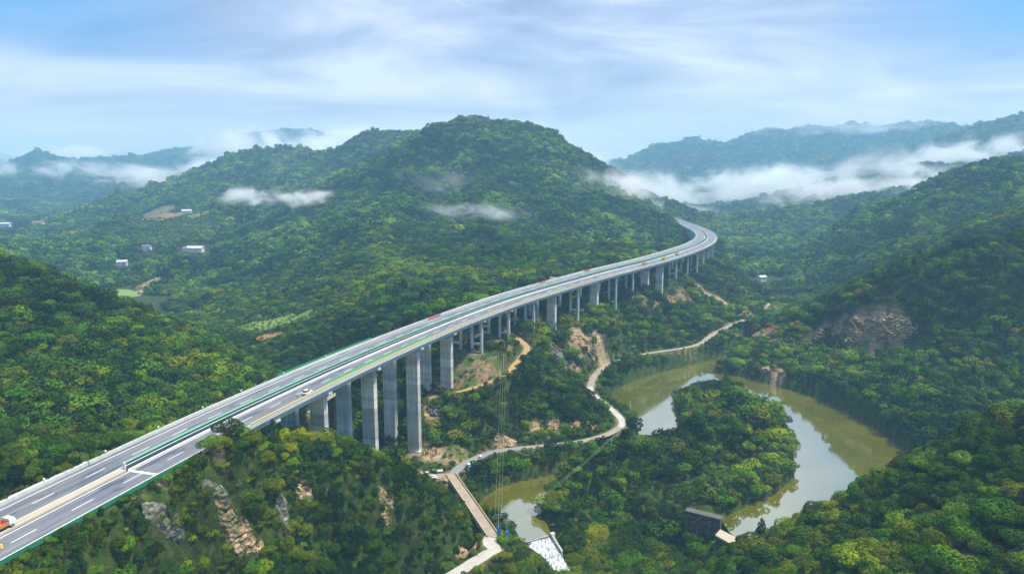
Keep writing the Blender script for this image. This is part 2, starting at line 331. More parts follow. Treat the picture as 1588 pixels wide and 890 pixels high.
def height(x, y, full=False):
    x = np.asarray(x, float).ravel(); y = np.asarray(y, float).ravel()
    (z, nr_) = rbf(x, y); r = np.hypot(x, y)
    # folds and gullies in the slopes, larger with distance
    k = sstep(450, 1000, r); k2 = sstep(1500, 3200, r)
    z += (ridged(x, y, 230, 3) - .60) * 75 * k * sstep(6, 60, z) * (.25 + .75 * sstep(0, 70, nr_)) + (ridged(x, y, 620, 3, 30) - .70) * 130 * k2 * sstep(0, 260, nr_)
    z += fbm(x, y, 60, 4, 3) * (1.2 + 5 * k) + fbm(x, y, 14, 3, 8) * .9
    dw, _, _ = seg_dist(x, y, np.array(WATER + WATER[:1])); iw = in_poly(x, y, WATER)
    dp, _, _ = seg_dist(x, y, np.array(POND + POND[:1])); ip = in_poly(x, y, POND)
    wds = np.maximum(sstep(0, 9, 272 - (x - 70) - y) * sstep(22, 34, x) * (1 - sstep(84, 93, x)), sstep(0, 7, 263 - y) * sstep(1, 7, x) * (1 - sstep(80, 88, x)))
    ds = wds > .5; flo = .35 - 15 * wds
    z = np.where(~iw & (dw < 14), np.maximum(z, np.minimum(.35 + .35 * dw, 3.2) - 17 * wds), z)
    z = np.where(iw, -np.minimum(.3 + .35 * dw, 3.0), z)
    z = np.where(~ip & (dp < 8), np.maximum(z, .3 + .3 * dp), z); z = np.where(ip, -.4 - .1 * dp, z)
    z = np.where(~iw & ~ip, np.maximum(z, flo), z)
    dmin = np.full(x.shape, 1e9)
    for rd in ROADS:
        d, zr, _ = seg_dist(x, y, rd['c']); t = sstep(rd['w'] + .8, rd['w'] + 6, d)
        z = np.where(iw | ip, z, zr - .12 + (z - zr + .12) * t); dmin = np.minimum(dmin, d - rd['w'])
    dd, zr, sg = seg_dist(x, y, DECKL)
    g = (y < road_at(SJ + 6)[0].y)      # before the joint the expressway lies on the ground
    t = sstep(14.2, 26, dd); zg = zr - .4 + (z - zr + .4) * t
    z = np.where(g, zg, np.where(dd < 40, np.minimum(z, zr - 3.2 + 2.2 * (1 - sstep(50, 80, y - YJ)) * sstep(12.6, 14.2, dd) - 3.5 * sstep(20, 90, y - YJ) * (1 - sstep(12, 24, dd)) + np.maximum(dd - 13, 0) * 1.1), z))
    if full: return z, iw | ip, dmin, dd, g, ds, dw
    return z
def h1(x, y): return float(height([x], [y])[0])

# ------------------------------------------------------------------ object helpers
def tag(o, label=None, cat=None, group=None, kind=None):
    if label: o['label'] = label
    if cat: o['category'] = cat
    if group: o['group'] = group
    if kind: o['kind'] = kind
    return o
def mesh_obj(name, verts, faces, mat, parent=None, smooth=False):
    me = bpy.data.meshes.new(name); me.from_pydata([tuple(v) for v in verts], [], [tuple(f) for f in faces]); me.update()
    if mat: me.materials.append(mat)
    if smooth: me.polygons.foreach_set('use_smooth', [True] * len(me.polygons))
    o = bpy.data.objects.new(name, me); COL.objects.link(o)
    if parent: o.parent = parent
    return o
def np_mesh(name, V, Q, mat, smooth=False):
    me = bpy.data.meshes.new(name); V = np.asarray(V, np.float32); Q = np.asarray(Q, np.int32); k = Q.shape[1]
    me.vertices.add(len(V)); me.vertices.foreach_set('co', V.ravel())
    me.loops.add(Q.size); me.loops.foreach_set('vertex_index', Q.ravel())
    me.polygons.add(len(Q)); me.polygons.foreach_set('loop_start', np.arange(0, Q.size, k, dtype=np.int32))
    me.polygons.foreach_set('loop_total', np.full(len(Q), k, np.int32))
    if smooth: me.polygons.foreach_set('use_smooth', np.ones(len(Q), bool))
    if mat: me.materials.append(mat)
    me.update(calc_edges=True); return me
def link(name, me, parent=None):
    o = bpy.data.objects.new(name, me); COL.objects.link(o)
    if parent: o.parent = parent
    return o
def empty(name, loc, rz=0):
    o = bpy.data.objects.new(name, None); COL.objects.link(o); o.location = loc; o.rotation_euler = (0, 0, rz); return o
class MB:
    def __init__(s): s.v = []; s.f = []
    def box(s, c, d, rz=0, taper=1.0):
        n = len(s.v); cr, sr = math.cos(rz), math.sin(rz)
        for sz in (-1, 1):
            for sx, sy in ((-1, -1), (1, -1), (1, 1), (-1, 1)):
                k = taper if sz > 0 else 1
                x, y = sx * d[0] / 2 * k, sy * d[1] / 2 * k
                s.v.append((c[0] + x * cr - y * sr, c[1] + x * sr + y * cr, c[2] + sz * d[2] / 2))
        s.f += [(n, n + 3, n + 2, n + 1), (n + 4, n + 5, n + 6, n + 7)] + [(n + i, n + (i + 1) % 4, n + 4 + (i + 1) % 4, n + 4 + i) for i in range(4)]
        return s
    def prism(s, poly, z0, z1, top=1.0):
        n = len(s.v); k = len(poly); cxm = sum(p[0] for p in poly) / k; cym = sum(p[1] for p in poly) / k
        s.v += [(p[0], p[1], z0) for p in poly] + [(cxm + (p[0] - cxm) * top, cym + (p[1] - cym) * top, z1) for p in poly]
        s.f += [tuple(range(n + k - 1, n - 1, -1)), tuple(range(n + k, n + 2 * k))] + [(n + i, n + (i + 1) % k, n + k + (i + 1) % k, n + k + i) for i in range(k)]
        return s
    def tube(s, a, b, r0, r1=None, k=8):
        r1 = r0 if r1 is None else r1; a, b = Vector(a), Vector(b); d = (b - a).normalized()
        x = d.orthogonal().normalized(); y = d.cross(x); n = len(s.v)
        for p, r in ((a, r0), (b, r1)):
            s.v += [tuple(p + (x * math.cos(t) + y * math.sin(t)) * r) for t in [2 * math.pi * i / k for i in range(k)]]
        s.f += [(n + i, n + (i + 1) % k, n + k + (i + 1) % k, n + k + i) for i in range(k)] + [tuple(range(n + k - 1, n - 1, -1)), tuple(range(n + k, n + 2 * k))]
        return s
    def build(s, name, mat, parent=None, smooth=False): return mesh_obj(name, s.v, s.f, mat, parent, smooth)
def sweep(name, prof, s0, s1, mat, parent=None, closed=True, step=2.5):
    """profile of (offset, height over the deck) carried along the expressway"""
    n = max(2, int((s1 - s0) / step)); V = []; k = len(prof)
    for s in np.linspace(s0, s1, n):
        for o, h in prof:
            p, _ = road_at(s, o); V.append((p.x, p.y, p.z + h))
    Q = []; m = k if closed else k - 1
    for i in range(n - 1):
        for j in range(m):
            a, b = i * k + j, i * k + (j + 1) % k; Q.append((a, b, b + k, a + k))
    fs = [tuple(q) for q in Q]
    if closed: fs += [tuple(range(k)), tuple(range((n - 1) * k + k - 1, (n - 1) * k - 1, -1))]
    return mesh_obj(name, V, fs, mat, parent)
def strip(name, line, off0, off1, dz, mat, parent=None):
    """flat band along a local line"""
    t, nn = frames(line); V = []
    for p, q in zip(line, nn):
        a_ = 1 + .16 * float(fbm(np.array([p[0]]), np.array([p[1]]), 7, 3, 21)[0]); b_ = 1 + .16 * float(fbm(np.array([p[0]]), np.array([p[1]]), 6, 3, 45)[0])
        V += [(p[0] + q[0] * off0 * a_, p[1] + q[1] * off0 * a_, p[2] + dz), (p[0] + q[0] * off1 * b_, p[1] + q[1] * off1 * b_, p[2] + dz)]
    return mesh_obj(name, V, [(2 * i, 2 * i + 1, 2 * i + 3, 2 * i + 2) for i in range(len(line) - 1)], mat, parent)

# ------------------------------------------------------------------ materials
def mat(name):
    m = bpy.data.materials.new(name); m.use_nodes = True; nt = m.node_tree
    b = nt.nodes['Principled BSDF']; return m, nt, b
def objco(nt): return N(nt, 'ShaderNodeTexCoord').outputs['Object']
def wpos(nt): return N(nt, 'ShaderNodeNewGeometry').outputs['Position']
def bump(nt, b, h, strength=.5, dist=.1):
    n = N(nt, 'ShaderNodeBump'); n.inputs['Strength'].default_value = strength; n.inputs['Distance'].default_value = dist
    nt.links.new(h, n.inputs['Height']); nt.links.new(n.outputs[0], b.inputs['Normal'])
def simple(name, col, rough=.6, var=.25, scale=1.5, metal=0):
    m, nt, b = mat(name); n = noise(nt, wpos(nt), scale, 5, .6)
    c = mixc(nt, n, tuple(x * (1 - var) for x in col), tuple(min(1, x * (1 + var)) for x in col))
    nt.links.new(c, b.inputs['Base Color']); b.inputs['Roughness'].default_value = rough; b.inputs['Metallic'].default_value = metal
    return m
def leafmat(name, dark, mid, light, trans=.25):
    m, nt, b = mat(name); oi = N(nt, 'ShaderNodeObjectInfo'); wp = wpos(nt)
    big = noise(nt, wp, .011, 3, .55); med = noise(nt, wp, .05, 2, .5)
    f = mathn(nt, 'ADD', mathn(nt, 'MULTIPLY', oi.outputs['Random'], .62), mathn(nt, 'MULTIPLY', mathn(nt, 'SUBTRACT', big, .5), 1.7))
    f = mathn(nt, 'ADD', f, mathn(nt, 'MULTIPLY', mathn(nt, 'SUBTRACT', med, .42), .9), clamp=True)
    c = ramp(nt, f, [(0, dark), (.5, mid), (1, light)])
    fine = noise(nt, wp, 1.1, 2, .6)
    c = mixc(nt, 1.0, c, ramp(nt, fine, [(.3, (.62, .62, .62)), (.7, (1.3, 1.3, 1.25))]), 'MULTIPLY')
    b.inputs['Roughness'].default_value = .75; b.inputs['Specular IOR Level'].default_value = .08
    nt.links.new(c, b.inputs['Base Color'])
    tr = N(nt, 'ShaderNodeBsdfTranslucent'); nt.links.new(mixc(nt, 1.0, c, (1.0, 1.1, .5), 'MULTIPLY'), tr.inputs[0])
    ms = N(nt, 'ShaderNodeMixShader'); ms.inputs[0].default_value = trans
    L(nt, b, ms, 0, 1); L(nt, tr, ms, 0, 2)
    nt.links.new(ms.outputs[0], nt.nodes['Material Output'].inputs[0]); return m
M_leaf = leafmat('broadleaf foliage', (.006, .024, .002), (.068, .180, .004), (.30, .39, .008), .2)
M_leafn = leafmat('olive green foliage', (.006, .018, .002), (.052, .100, .003), (.26, .28, .006), .15)
M_con = leafmat('conifer foliage', (.012, .035, .012), (.022, .058, .018), (.04, .085, .025), .1)
M_bark = simple('bark', (.10, .075, .05), .9)
def terrain_mat():
    m, nt, b = mat('hillside ground'); wp = wpos(nt)
    at = N(nt, 'ShaderNodeAttribute'); at.attribute_name = 'rock'
    ea = N(nt, 'ShaderNodeAttribute'); ea.attribute_name = 'earth'
    n = noise(nt, wp, .35, 6, .65); n2 = noise(nt, wp, .04, 4, .6)
    g = ramp(nt, n, [(.3, (.012, .022, .006)), (.52, (.030, .050, .010)), (.66, (.075, .085, .025)), (.8, (.14, .12, .06))])
    g = mixc(nt, ramp(nt, n2, [(.45, (0, 0, 0)), (.6, (1, 1, 1))]), g, mixc(nt, .35, g, (.05, .09, .012)))
    e = ramp(nt, n, [(.3, (.10, .07, .035)), (.5, (.20, .145, .075)), (.75, (.32, .26, .16))])
    e = mixc(nt, ramp(nt, noise(nt, wp, .12, 5, .6), [(.48, (0, 0, 0)), (.56, (1, 1, 1))]), e, (.07, .11, .025))
    bd = mapping(nt, wp, scale=(.1, .1, .9)); r = noise(nt, bd, 1.2, 8, .7, .6)
    rc = ramp(nt, r, [(.3, (.08, .06, .04)), (.5, (.30, .22, .13)), (.7, (.52, .41, .27))])
    c = mixc(nt, ea.outputs['Fac'], g, e); c = mixc(nt, at.outputs['Fac'], c, rc)
    nt.links.new(c, b.inputs['Base Color']); b.inputs['Roughness'].default_value = .95; b.inputs['Specular IOR Level'].default_value = .1
    bump(nt, b, n, .8, 1.5); return m
M_ter = terrain_mat()
def rockmat(name, dark, mid, light, moss=.35):
    m, nt, b = mat(name); wp = wpos(nt)
    r = noise(nt, mapping(nt, wp, rot=(.25, .15, .4), scale=(.22, .22, 1.1)), .8, 9, .68, .8)
    c = ramp(nt, r, [(.32, dark), (.5, mid), (.66, light)])
    st = noise(nt, wp, .16, 5, .6); c = mixc(nt, ramp(nt, st, [(.5, (0, 0, 0)), (.62, (moss, moss, moss))]), c, (.05, .075, .02))
    cr = N(nt, 'ShaderNodeTexVoronoi'); cr.feature = 'DISTANCE_TO_EDGE'; cr.inputs['Scale'].default_value = .55
    nt.links.new(mapping(nt, wp, rot=(.2, .3, .1), scale=(.6, .6, 1.6)), cr.inputs['Vector'])
    c = mixc(nt, ramp(nt, cr.outputs[0], [(0, (1, 1, 1)), (.07, (0, 0, 0))]), c, (.035, .03, .022))
    nt.links.new(c, b.inputs['Base Color']); b.inputs['Roughness'].default_value = .9
    bump(nt, b, r, 1, .8); return m
M_rock = rockmat('tan limestone', (.08, .055, .03), (.38, .26, .13), (.60, .45, .26), .7)
M_rockg = rockmat('grey limestone', (.04, .045, .035), (.16, .17, .12), (.32, .32, .24), .8)
def concrete(name, col, streak=.35):
    m, nt, b = mat(name); wp = wpos(nt)
    a = noise(nt, mapping(nt, wp, scale=(1, 1, .12)), .7, 5, .6); h = noise(nt, mapping(nt, wp, scale=(.05, .05, 1)), .35, 3, .5)
    f = mathn(nt, 'ADD', mathn(nt, 'MULTIPLY', a, .5), mathn(nt, 'MULTIPLY', h, .5))
    c = ramp(nt, f, [(.35, tuple(x * (1 - streak) for x in col)), (.5, col), (.65, tuple(min(.9, x * 1.18) for x in col))])
    # pour joints every few metres
    s = N(nt, 'ShaderNodeSeparateXYZ'); nt.links.new(wp, s.inputs[0])
    fr = mathn(nt, 'FRACT', mathn(nt, 'DIVIDE', s.outputs[2], 4.5)); c = mixc(nt, mathn(nt, 'MULTIPLY', mathn(nt, 'LESS_THAN', fr, .035), .45), c, tuple(x * .45 for x in col))
    if streak > .3:
        oi = N(nt, 'ShaderNodeObjectInfo'); wn = N(nt, 'ShaderNodeTexWhiteNoise', noise_dimensions='2D'); cb = N(nt, 'ShaderNodeCombineXYZ')
        nt.links.new(mathn(nt, 'FLOOR', mathn(nt, 'DIVIDE', s.outputs[2], 4.5)), cb.inputs[0]); nt.links.new(oi.outputs['Random'], cb.inputs[1]); nt.links.new(cb.outputs[0], wn.inputs['Vector'])
        c = mixc(nt, 1.0, c, ramp(nt, wn.outputs['Value'], [(0, (.74, .74, .73)), (1, (1.16, 1.16, 1.14))]), 'MULTIPLY')
        dk = noise(nt, mapping(nt, wp, scale=(1.6, 1.6, .06)), 1.2, 4, .6); c = mixc(nt, ramp(nt, dk, [(.5, (0, 0, 0)), (.7, (.45, .45, .45))]), c, tuple(x * .45 for x in col))
    nt.links.new(c, b.inputs['Base Color']); b.inputs['Roughness'].default_value = .85; return m
M_pier = concrete('weathered pier concrete', (.64, .63, .57))
M_conc = concrete('pale deck concrete', (.50, .53, .50), .2)
M_cap = concrete('pale cap concrete', (.54, .56, .52), .2)
def asphalt():
    m, nt, b = mat('worn asphalt'); wp = wpos(nt)
    at = N(nt, 'ShaderNodeAttribute'); at.attribute_name = 'sn'      # (along, across)
    v = mapping(nt, at.outputs['Vector'], scale=(.035, .55, 1)); n = noise(nt, v, 1.0, 4, .6)
    v2 = mapping(nt, at.outputs['Vector'], loc=(7, 3, 0), scale=(.05, .28, 1)); n2 = noise(nt, v2, 1.1, 4, .55, .4)
    c = ramp(nt, n, [(.3, (.10, .11, .135)), (.5, (.15, .16, .18)), (.7, (.21, .21, .22))])
    c = mixc(nt, ramp(nt, n2, [(.55, (0, 0, 0)), (.62, (.8, .8, .8))]), c, (.035, .05, .09))
    c = mixc(nt, ramp(nt, noise(nt, mapping(nt, at.outputs['Vector'], loc=(2, 9, 0), scale=(.012, 1.3, 1)), 1.4, 4, .6), [(.5, (0, 0, 0)), (.7, (.5, .5, .5))]), c, (.28, .27, .28))
    sx_ = N(nt, 'ShaderNodeSeparateXYZ'); nt.links.new(at.outputs['Vector'], sx_.inputs[0])
    tr_ = mathn(nt, 'COSINE', mathn(nt, 'MULTIPLY', sx_.outputs[1], 3.3)); c = mixc(nt, mathn(nt, 'MULTIPLY', mathn(nt, 'ADD', tr_, 1.0), .14), c, (.06, .065, .08))
    nt.links.new(c, b.inputs['Base Color']); b.inputs['Roughness'].default_value = .55; return m
M_asph = asphalt()
M_paint = simple('white road paint', (.78, .78, .76), .6, .08)
M_green = simple('green net', (.15, .42, .26), .7, .15)
M_dgreen = simple('green fence mesh', (.02, .20, .09), .7, .3)
M_yel = simple('yellow coping paint', (.58, .46, .14), .7, .2)
M_beige = simple('beige concrete', (.40, .36, .27), .8, .2, .3)
M_dirt = simple('pale dirt road', (.26, .235, .19), .95, .45, .45)
M_lane = simple('pale concrete lane', (.40, .385, .34), .9, .3, .4)
M_orange = simple('orange dirt', (.36, .24, .10), .95, .3, .4)
M_tar = simple('grey local road', (.20, .21, .23), .85, .2, .3)
M_white = simple('white paint', (.75, .76, .77), .35, .05)
M_glass = simple('dark glass', (.03, .04, .05), .1, .1)
M_tyre = simple('tyre rubber', (.02, .02, .02), .8, .1)
M_steel = simple('galvanised steel', (.42, .43, .44), .45, .1, 1.5, .6)
def watermat():
    m, nt, b = mat('olive river water'); wp = wpos(nt)
    n = noise(nt, mapping(nt, wp, scale=(.02, .03, 1)), 1, 4, .6, .5)
    c = ramp(nt, n, [(.35, (.105, .108, .005)), (.65, (.15, .145, .010))])
    df = N(nt, 'ShaderNodeBsdfDiffuse'); nt.links.new(c, df.inputs[0])
    gl = N(nt, 'ShaderNodeBsdfGlossy'); gl.inputs['Roughness'].default_value = .02; gl.inputs[0].default_value = (1, 1, 1, 1)
    rp = noise(nt, mapping(nt, wp, rot=(0, 0, .5), scale=(.5, 1.3, 1)), .6, 4, .6)
    bp = N(nt, 'ShaderNodeBump'); bp.inputs['Strength'].default_value = .035; bp.inputs['Distance'].default_value = .1
    nt.links.new(rp, bp.inputs['Height']); nt.links.new(bp.outputs[0], gl.inputs['Normal'])
    nt.links.new(ramp(nt, noise(nt, mapping(nt, wp, loc=(40, 9, 0), scale=(.02, .05, 1)), 1.3, 4, .6, .8), [(.42, (.012, .012, .012)), (.64, (.075, .075, .075))]), gl.inputs['Roughness'])
    fr = N(nt, 'ShaderNodeFresnel'); fr.inputs[0].default_value = 2.6
    fac = mathn(nt, 'MULTIPLY', fr.outputs[0], 1.85, clamp=True)
    ms = N(nt, 'ShaderNodeMixShader'); nt.links.new(fac, ms.inputs[0]); L(nt, df, ms, 0, 1); L(nt, gl, ms, 0, 2)
    nt.links.new(ms.outputs[0], nt.nodes['Material Output'].inputs[0]); return m
M_water = watermat()
def foammat():
    m, nt, b = mat('white rushing water'); wp = wpos(nt)
    n = noise(nt, mapping(nt, wp, rot=(0, 0, .35), scale=(2.2, .5, .5)), .8, 6, .65, .5)
    c = ramp(nt, n, [(.38, (.08, .11, .11)), (.48, (.38, .43, .47)), (.62, (.62, .66, .70))])
    nt.links.new(c, b.inputs['Base Color']); b.inputs['Roughness'].default_value = .5; bump(nt, b, n, .7, .5); return m
M_foam = foammat()

# ------------------------------------------------------------------ terrain: one sheet out past the horizon
PATCH_ROCK = [  # (u, v, d, radius) bare rock
    (1250, 526, 488, 4), (1272, 521, 472, 5), (1300, 517, 472, 5.5), (1330, 513, 458, 6), (1360, 512, 450, 6), (1388, 511, 445, 5),
    (830, 664, 331, 3.5), (860, 664, 334, 3.5), (890, 664, 336, 3.5), (920, 660, 340, 3), (775, 686, 318, 3), (790, 683, 320, 3),
    (1110, 470, 680, 16), (1140, 480, 670, 16), (1085, 455, 700, 14), (235, 440, 800, 16), (225, 452, 790, 12),
    (1210, 578, 470, 6), (1190, 572, 480, 5), (1205, 528, 515, 4), (865, 545, 462, 5), (868, 560, 455, 4), (900, 525, 490, 8), (930, 535, 495, 7),
    (665, 620, 338, 5), (668, 640, 333, 4), (650, 700, 312, 6), (672, 705, 314, 6), (310, 490, 620, 5)]
PATCH_EARTH = [
    (770, 448, 545, 12), (760, 440, 548, 12), (740, 520, 420, 12), (770, 530, 410, 10), (800, 515, 435, 8), (720, 560, 385, 14), (745, 570, 372, 14), (700, 590, 360, 12), (860, 430, 625, 12),
    (1060, 460, 690, 8), (1040, 470, 660, 6), (1020, 475, 640, 5), (1120, 500, 590, 10), (1140, 515, 575, 12), (690, 740, 300, 6), (655, 735, 305, 4), (700, 705, 312, 8),
    (215, 770, 170, 2), (245, 748, 180, 2.2), (275, 727, 188, 2.4), (305, 706, 195, 2.2), (335, 690, 200, 2), (840, 500, 460, 10), (1000, 465, 620, 5), (890, 545, 470, 8), (1188, 515, 585, 12), (245, 333, 1340, 40),
    (880, 580, 400, 6), (895, 575, 405, 5), (930, 600, 395, 5)]
_HT = np.exp(np.linspace(math.log(90), math.log(6500), 440)); _HC = {}
def hit(u, v):
    """where the line of sight through (u, v) meets the ground"""
    if (u, v) not in _HC:
        x, y, z = ray(u, v); xs, ys, zs = x / y * _HT, _HT, CAMZ + z / y * _HT
        b = np.where(height(xs, ys) > zs)[0]; i = int(b[0]) if len(b) else len(_HT) - 1
        if i > 0:
            f = np.linspace(0, 1, 12); xx = xs[i - 1] + (xs[i] - xs[i - 1]) * f; yy = ys[i - 1] + (ys[i] - ys[i - 1]) * f; zz = zs[i - 1] + (zs[i] - zs[i - 1]) * f
            h = height(xx, yy); j = np.where(h >= zz)[0]; j = int(j[0]) if len(j) else 11
            _HC[(u, v)] = (float(xx[j]), float(yy[j]), float(h[j]))
        else: _HC[(u, v)] = (float(xs[0]), float(ys[0]), float(zs[0]))
    return _HC[(u, v)]
def patches(x, y, L_, soft=.35):
    m = np.zeros(x.shape)
    for u, v, d, r in L_:
        px, py, _ = hit(u, v); q = np.hypot(x - px, y - py) / r; m = np.maximum(m, 1 - sstep(1 - soft, 1 + soft, q))
    return m
rr = np.exp(np.linspace(math.log(45), math.log(7000), 620)); th = np.radians(np.linspace(-66, 66, 760))
RR, TH = np.meshgrid(rr, th, indexing='ij'); GX, GY = (RR * np.sin(TH)).ravel(), (RR * np.cos(TH)).ravel()
GZ, GW, GD, GDD, GG, GDS, GDW = height(GX, GY, True)
ni, nj = RR.shape; ii, jj = np.meshgrid(np.arange(ni - 1), np.arange(nj - 1), indexing='ij')
q = (ii * nj + jj).ravel(); Q = np.stack([q, q + nj, q + nj + 1, q + 1], 1)
me = np_mesh('terrain', np.stack([GX, GY, GZ], 1), Q[:, ::-1], M_ter, True)
slx = np.abs(np.gradient(GZ.reshape(ni, nj), axis=0) / np.gradient(RR, axis=0)).ravel()
rk = patches(GX, GY, PATCH_ROCK); ea = np.maximum(patches(GX, GY, PATCH_EARTH), 1 - sstep(.3, 1.6, GD))
for nm, arr in (('rock', rk), ('earth', ea)):
    a = me.attributes.new(nm, 'FLOAT', 'POINT'); a.data.foreach_set('value', arr.astype(np.float32))
ter = tag(link('terrain', me), 'wooded valley sides and mountains', None, None, 'structure')

wm = MB(); wm.v = [(x, y, 0) for x, y, z in ((-500, 150, 0), (700, 150, 0), (700, 700, 0), (-500, 700, 0))]; 
def poly_sheet(name, pts, z, mat):
    bm = bmesh.new(); f = bm.faces.new([bm.verts.new((p[0], p[1], z)) for p in pts]); f.normal_update()
    if f.normal.z < 0: f.normal_flip()
    bmesh.ops.triangulate(bm, faces=[f]); me = bpy.data.meshes.new(name); bm.to_mesh(me); bm.free(); me.materials.append(mat)
    return link(name, me)
def grow(pts, g):
    out = []; n = len(pts)
    for i in range(n):
        a, b, c = Vector(pts[i - 1][:2]), Vector(pts[i][:2]), Vector(pts[(i + 1) % n][:2])
        t = (c - a).normalized(); out.append((b.x + t.y * g, b.y - t.x * g))
    return out
area = sum(WATER[i - 1][0] * WATER[i][1] - WATER[i][0] * WATER[i - 1][1] for i in range(len(WATER)))
wat = tag(poly_sheet('water', grow(WATER, 1.0 if area > 0 else -1.0), 0.0, M_water), 'olive green river and lake below the viaduct', None, None, 'structure')
area = sum(POND[i - 1][0] * POND[i][1] - POND[i][0] * POND[i - 1][1] for i in range(len(POND)))
tag(poly_sheet('water', grow(POND, .8 if area > 0 else -.8), 0.01, M_water), 'bright pond seen between the tall piers', None, None, 'structure')

# ------------------------------------------------------------------ forest
def crown_mesh(name, mat, nl, nleaf, leaf, flat=.8, seed=0, con=False, crown=(1, 1, 1)):
    """crown of lumps covered in leaf-sized faces, unit tree: about 1 tall, origin at the ground"""
    r = np.random.default_rng(seed); C = []; R = []
    if con:
        for k in range(nl):
            t = k / nl; a = r.uniform(0, 6.28); rad = .30 * (1 - t) ** .85 + .02
            C.append((math.cos(a) * rad * .45, math.sin(a) * rad * .45, .10 + .86 * t)); R.append(rad * .75 + .03)
    else:
        C.append((0, 0, .52)); R.append(.30)
        for k in range(nl - 1):
            a = r.uniform(0, 6.28); e = r.uniform(-.35, 1.0); q_ = math.sqrt(max(0, 1 - e * e)); rad = r.uniform(.16, .27)
            C.append((math.cos(a) * q_ * .34 * crown[0], math.sin(a) * q_ * .34 * crown[1], .50 + e * .30 * flat)); R.append(rad)
    C = np.array(C); R = np.array(R); w_ = R ** 2 / (R ** 2).sum(); idx = r.choice(len(R), nleaf * 3, p=w_)
    d = r.normal(size=(nleaf * 3, 3)); d /= np.linalg.norm(d, axis=1)[:, None]
    p = C[idx] + d * R[idx, None] * r.uniform(.82, 1.08, (nleaf * 3, 1)) * (np.array([1, 1, .85]))
    dist = np.linalg.norm(p[:, None] - C[None], axis=2) - R[None] * .80; ok = dist.min(axis=1) > 0
    ok &= (p[:, 2] > (.04 if con else .14)) & ((d[:, 2] > -.6) | (r.random(len(p)) < .3)); p = p[ok][:nleaf]; d = d[ok][:nleaf]
    n_ = d + r.normal(size=d.shape) * .42 + np.array([0, 0, .25]); n_ /= np.linalg.norm(n_, axis=1)[:, None]
    t_ = np.cross(n_, r.normal(size=d.shape)); t_ /= np.linalg.norm(t_, axis=1)[:, None]; b_ = np.cross(n_, t_)
    s_ = leaf * r.uniform(.6, 1.3, (len(p), 1)); e_ = s_ * r.uniform(.5, 1.0, (len(p), 1))
    V = np.stack([p - t_ * s_, p - b_ * e_ * .9, p + t_ * s_, p + b_ * e_], 1).reshape(-1, 3); Q = np.arange(len(V)).reshape(-1, 4)
    return np_mesh(name, V, Q, mat)
def trunk_mesh(name, seed, con=False):
    m = MB(); r = random.Random(seed); z = .55 if not con else .9
    a = Vector((0, 0, -.08)); pts = [a]; x = y = 0
    for k in range(4):
        x += r.uniform(-.03, .03); y += r.uniform(-.03, .03); pts.append(Vector((x, y, z * (k + 1) / 4)))
    rad = [.035, .028, .022, .016, .008]
    for k in range(4): m.tube(pts[k], pts[k + 1], rad[k], rad[k + 1], 6)
    if not con:
        for k in range(5):
            t = r.uniform(0, 6.28); o = pts[1 + k % 3]; m.tube(o, o + Vector((math.cos(t) * .22, math.sin(t) * .22, r.uniform(.12, .28))), .014, .005, 5)
    me = bpy.data.meshes.new(name); me.from_pydata([tuple(v) for v in m.v], [], m.f); me.materials.append(M_bark); me.update(); return me
NEAR = [crown_mesh('crown', M_leafn if i % 3 else M_leaf, 11 + i % 3 * 3, 2300, .030, .75 + .1 * (i % 3), 20 + i, False, (1 + .15 * (i % 2), 1)) for i in range(6)] + [crown_mesh('crown', M_con, 16, 1800, .030, 1, 40, True)]
MID = [crown_mesh('crown', M_leafn if i % 2 else M_leaf, 9, 420, .060, .8, 60 + i) for i in range(5)] + [crown_mesh('crown', M_con, 12, 320, .055, 1, 70, True)]
FAR = [crown_mesh('crown', M_leaf, 8, 110, .115, .8, 80 + i) for i in range(4)] + [crown_mesh('crown', M_con, 9, 90, .10, 1, 90, True)]
TRUNKS = [trunk_mesh('trunk', i) for i in range(6)] + [trunk_mesh('trunk', 9, True)]

PATCH_OPEN = PATCH_ROCK + PATCH_EARTH + [(180, 455, 800, 30), (170, 460, 780, 20), (410, 523, 530, 12), (395, 520, 545, 14), (430, 500, 575, 16), (465, 492, 590, 14), (1190, 514, 585, 12), (760, 575, 375, 10), (780, 560, 390, 10),
    (640, 715, 306, 10), (668, 722, 305, 10), (690, 730, 302, 6), (1410, 545, 440, 4), (1480, 605, 388, 3), (1440, 580, 405, 3), (1510, 630, 372, 3), (190, 411, 985, 12), (303, 389, 1085, 16), (228, 387, 1085, 12), (290, 388, 1085, 9), (145, 463, 640, 8),
    (1180, 440, 820, 9), (30, 352, 1655, 40), (60, 352, 1655, 30), (300, 330, 1350, 22), (372, 836, 160, 3.6), (438, 790, 184, 1.6), (440, 820, 176, 1.6), (335, 772, 176, 2.4), (245, 803, 163, 3), (600, 778, 208, 2.0), (470, 762, 196, 1.6), (730, 860, 232, 3),
    (1380, 868, 168, 3), (1450, 868, 160, 3), (1500, 872, 156, 3), (1570, 872, 150, 3), (1060, 862, 266, 3), (820, 825, 258, 2)]
APRON_C = (15, 258)
pts_all = []
HOUSEP = [(*hit(u, v)[:2], r) for u, v, r in ((190, 412, 18), (303, 391, 28), (228, 388, 18), (291, 390, 16), (290, 332, 30), (145, 464, 12), (1181, 436, 14), (8, 353, 34), (35, 352, 34), (60, 351, 34), (240, 337, 60), (270, 334, 50), (300, 332, 40), (410, 524, 24), (430, 505, 34), (470, 494, 30), (395, 505, 24), (180, 455, 30), (1188, 515, 14))]
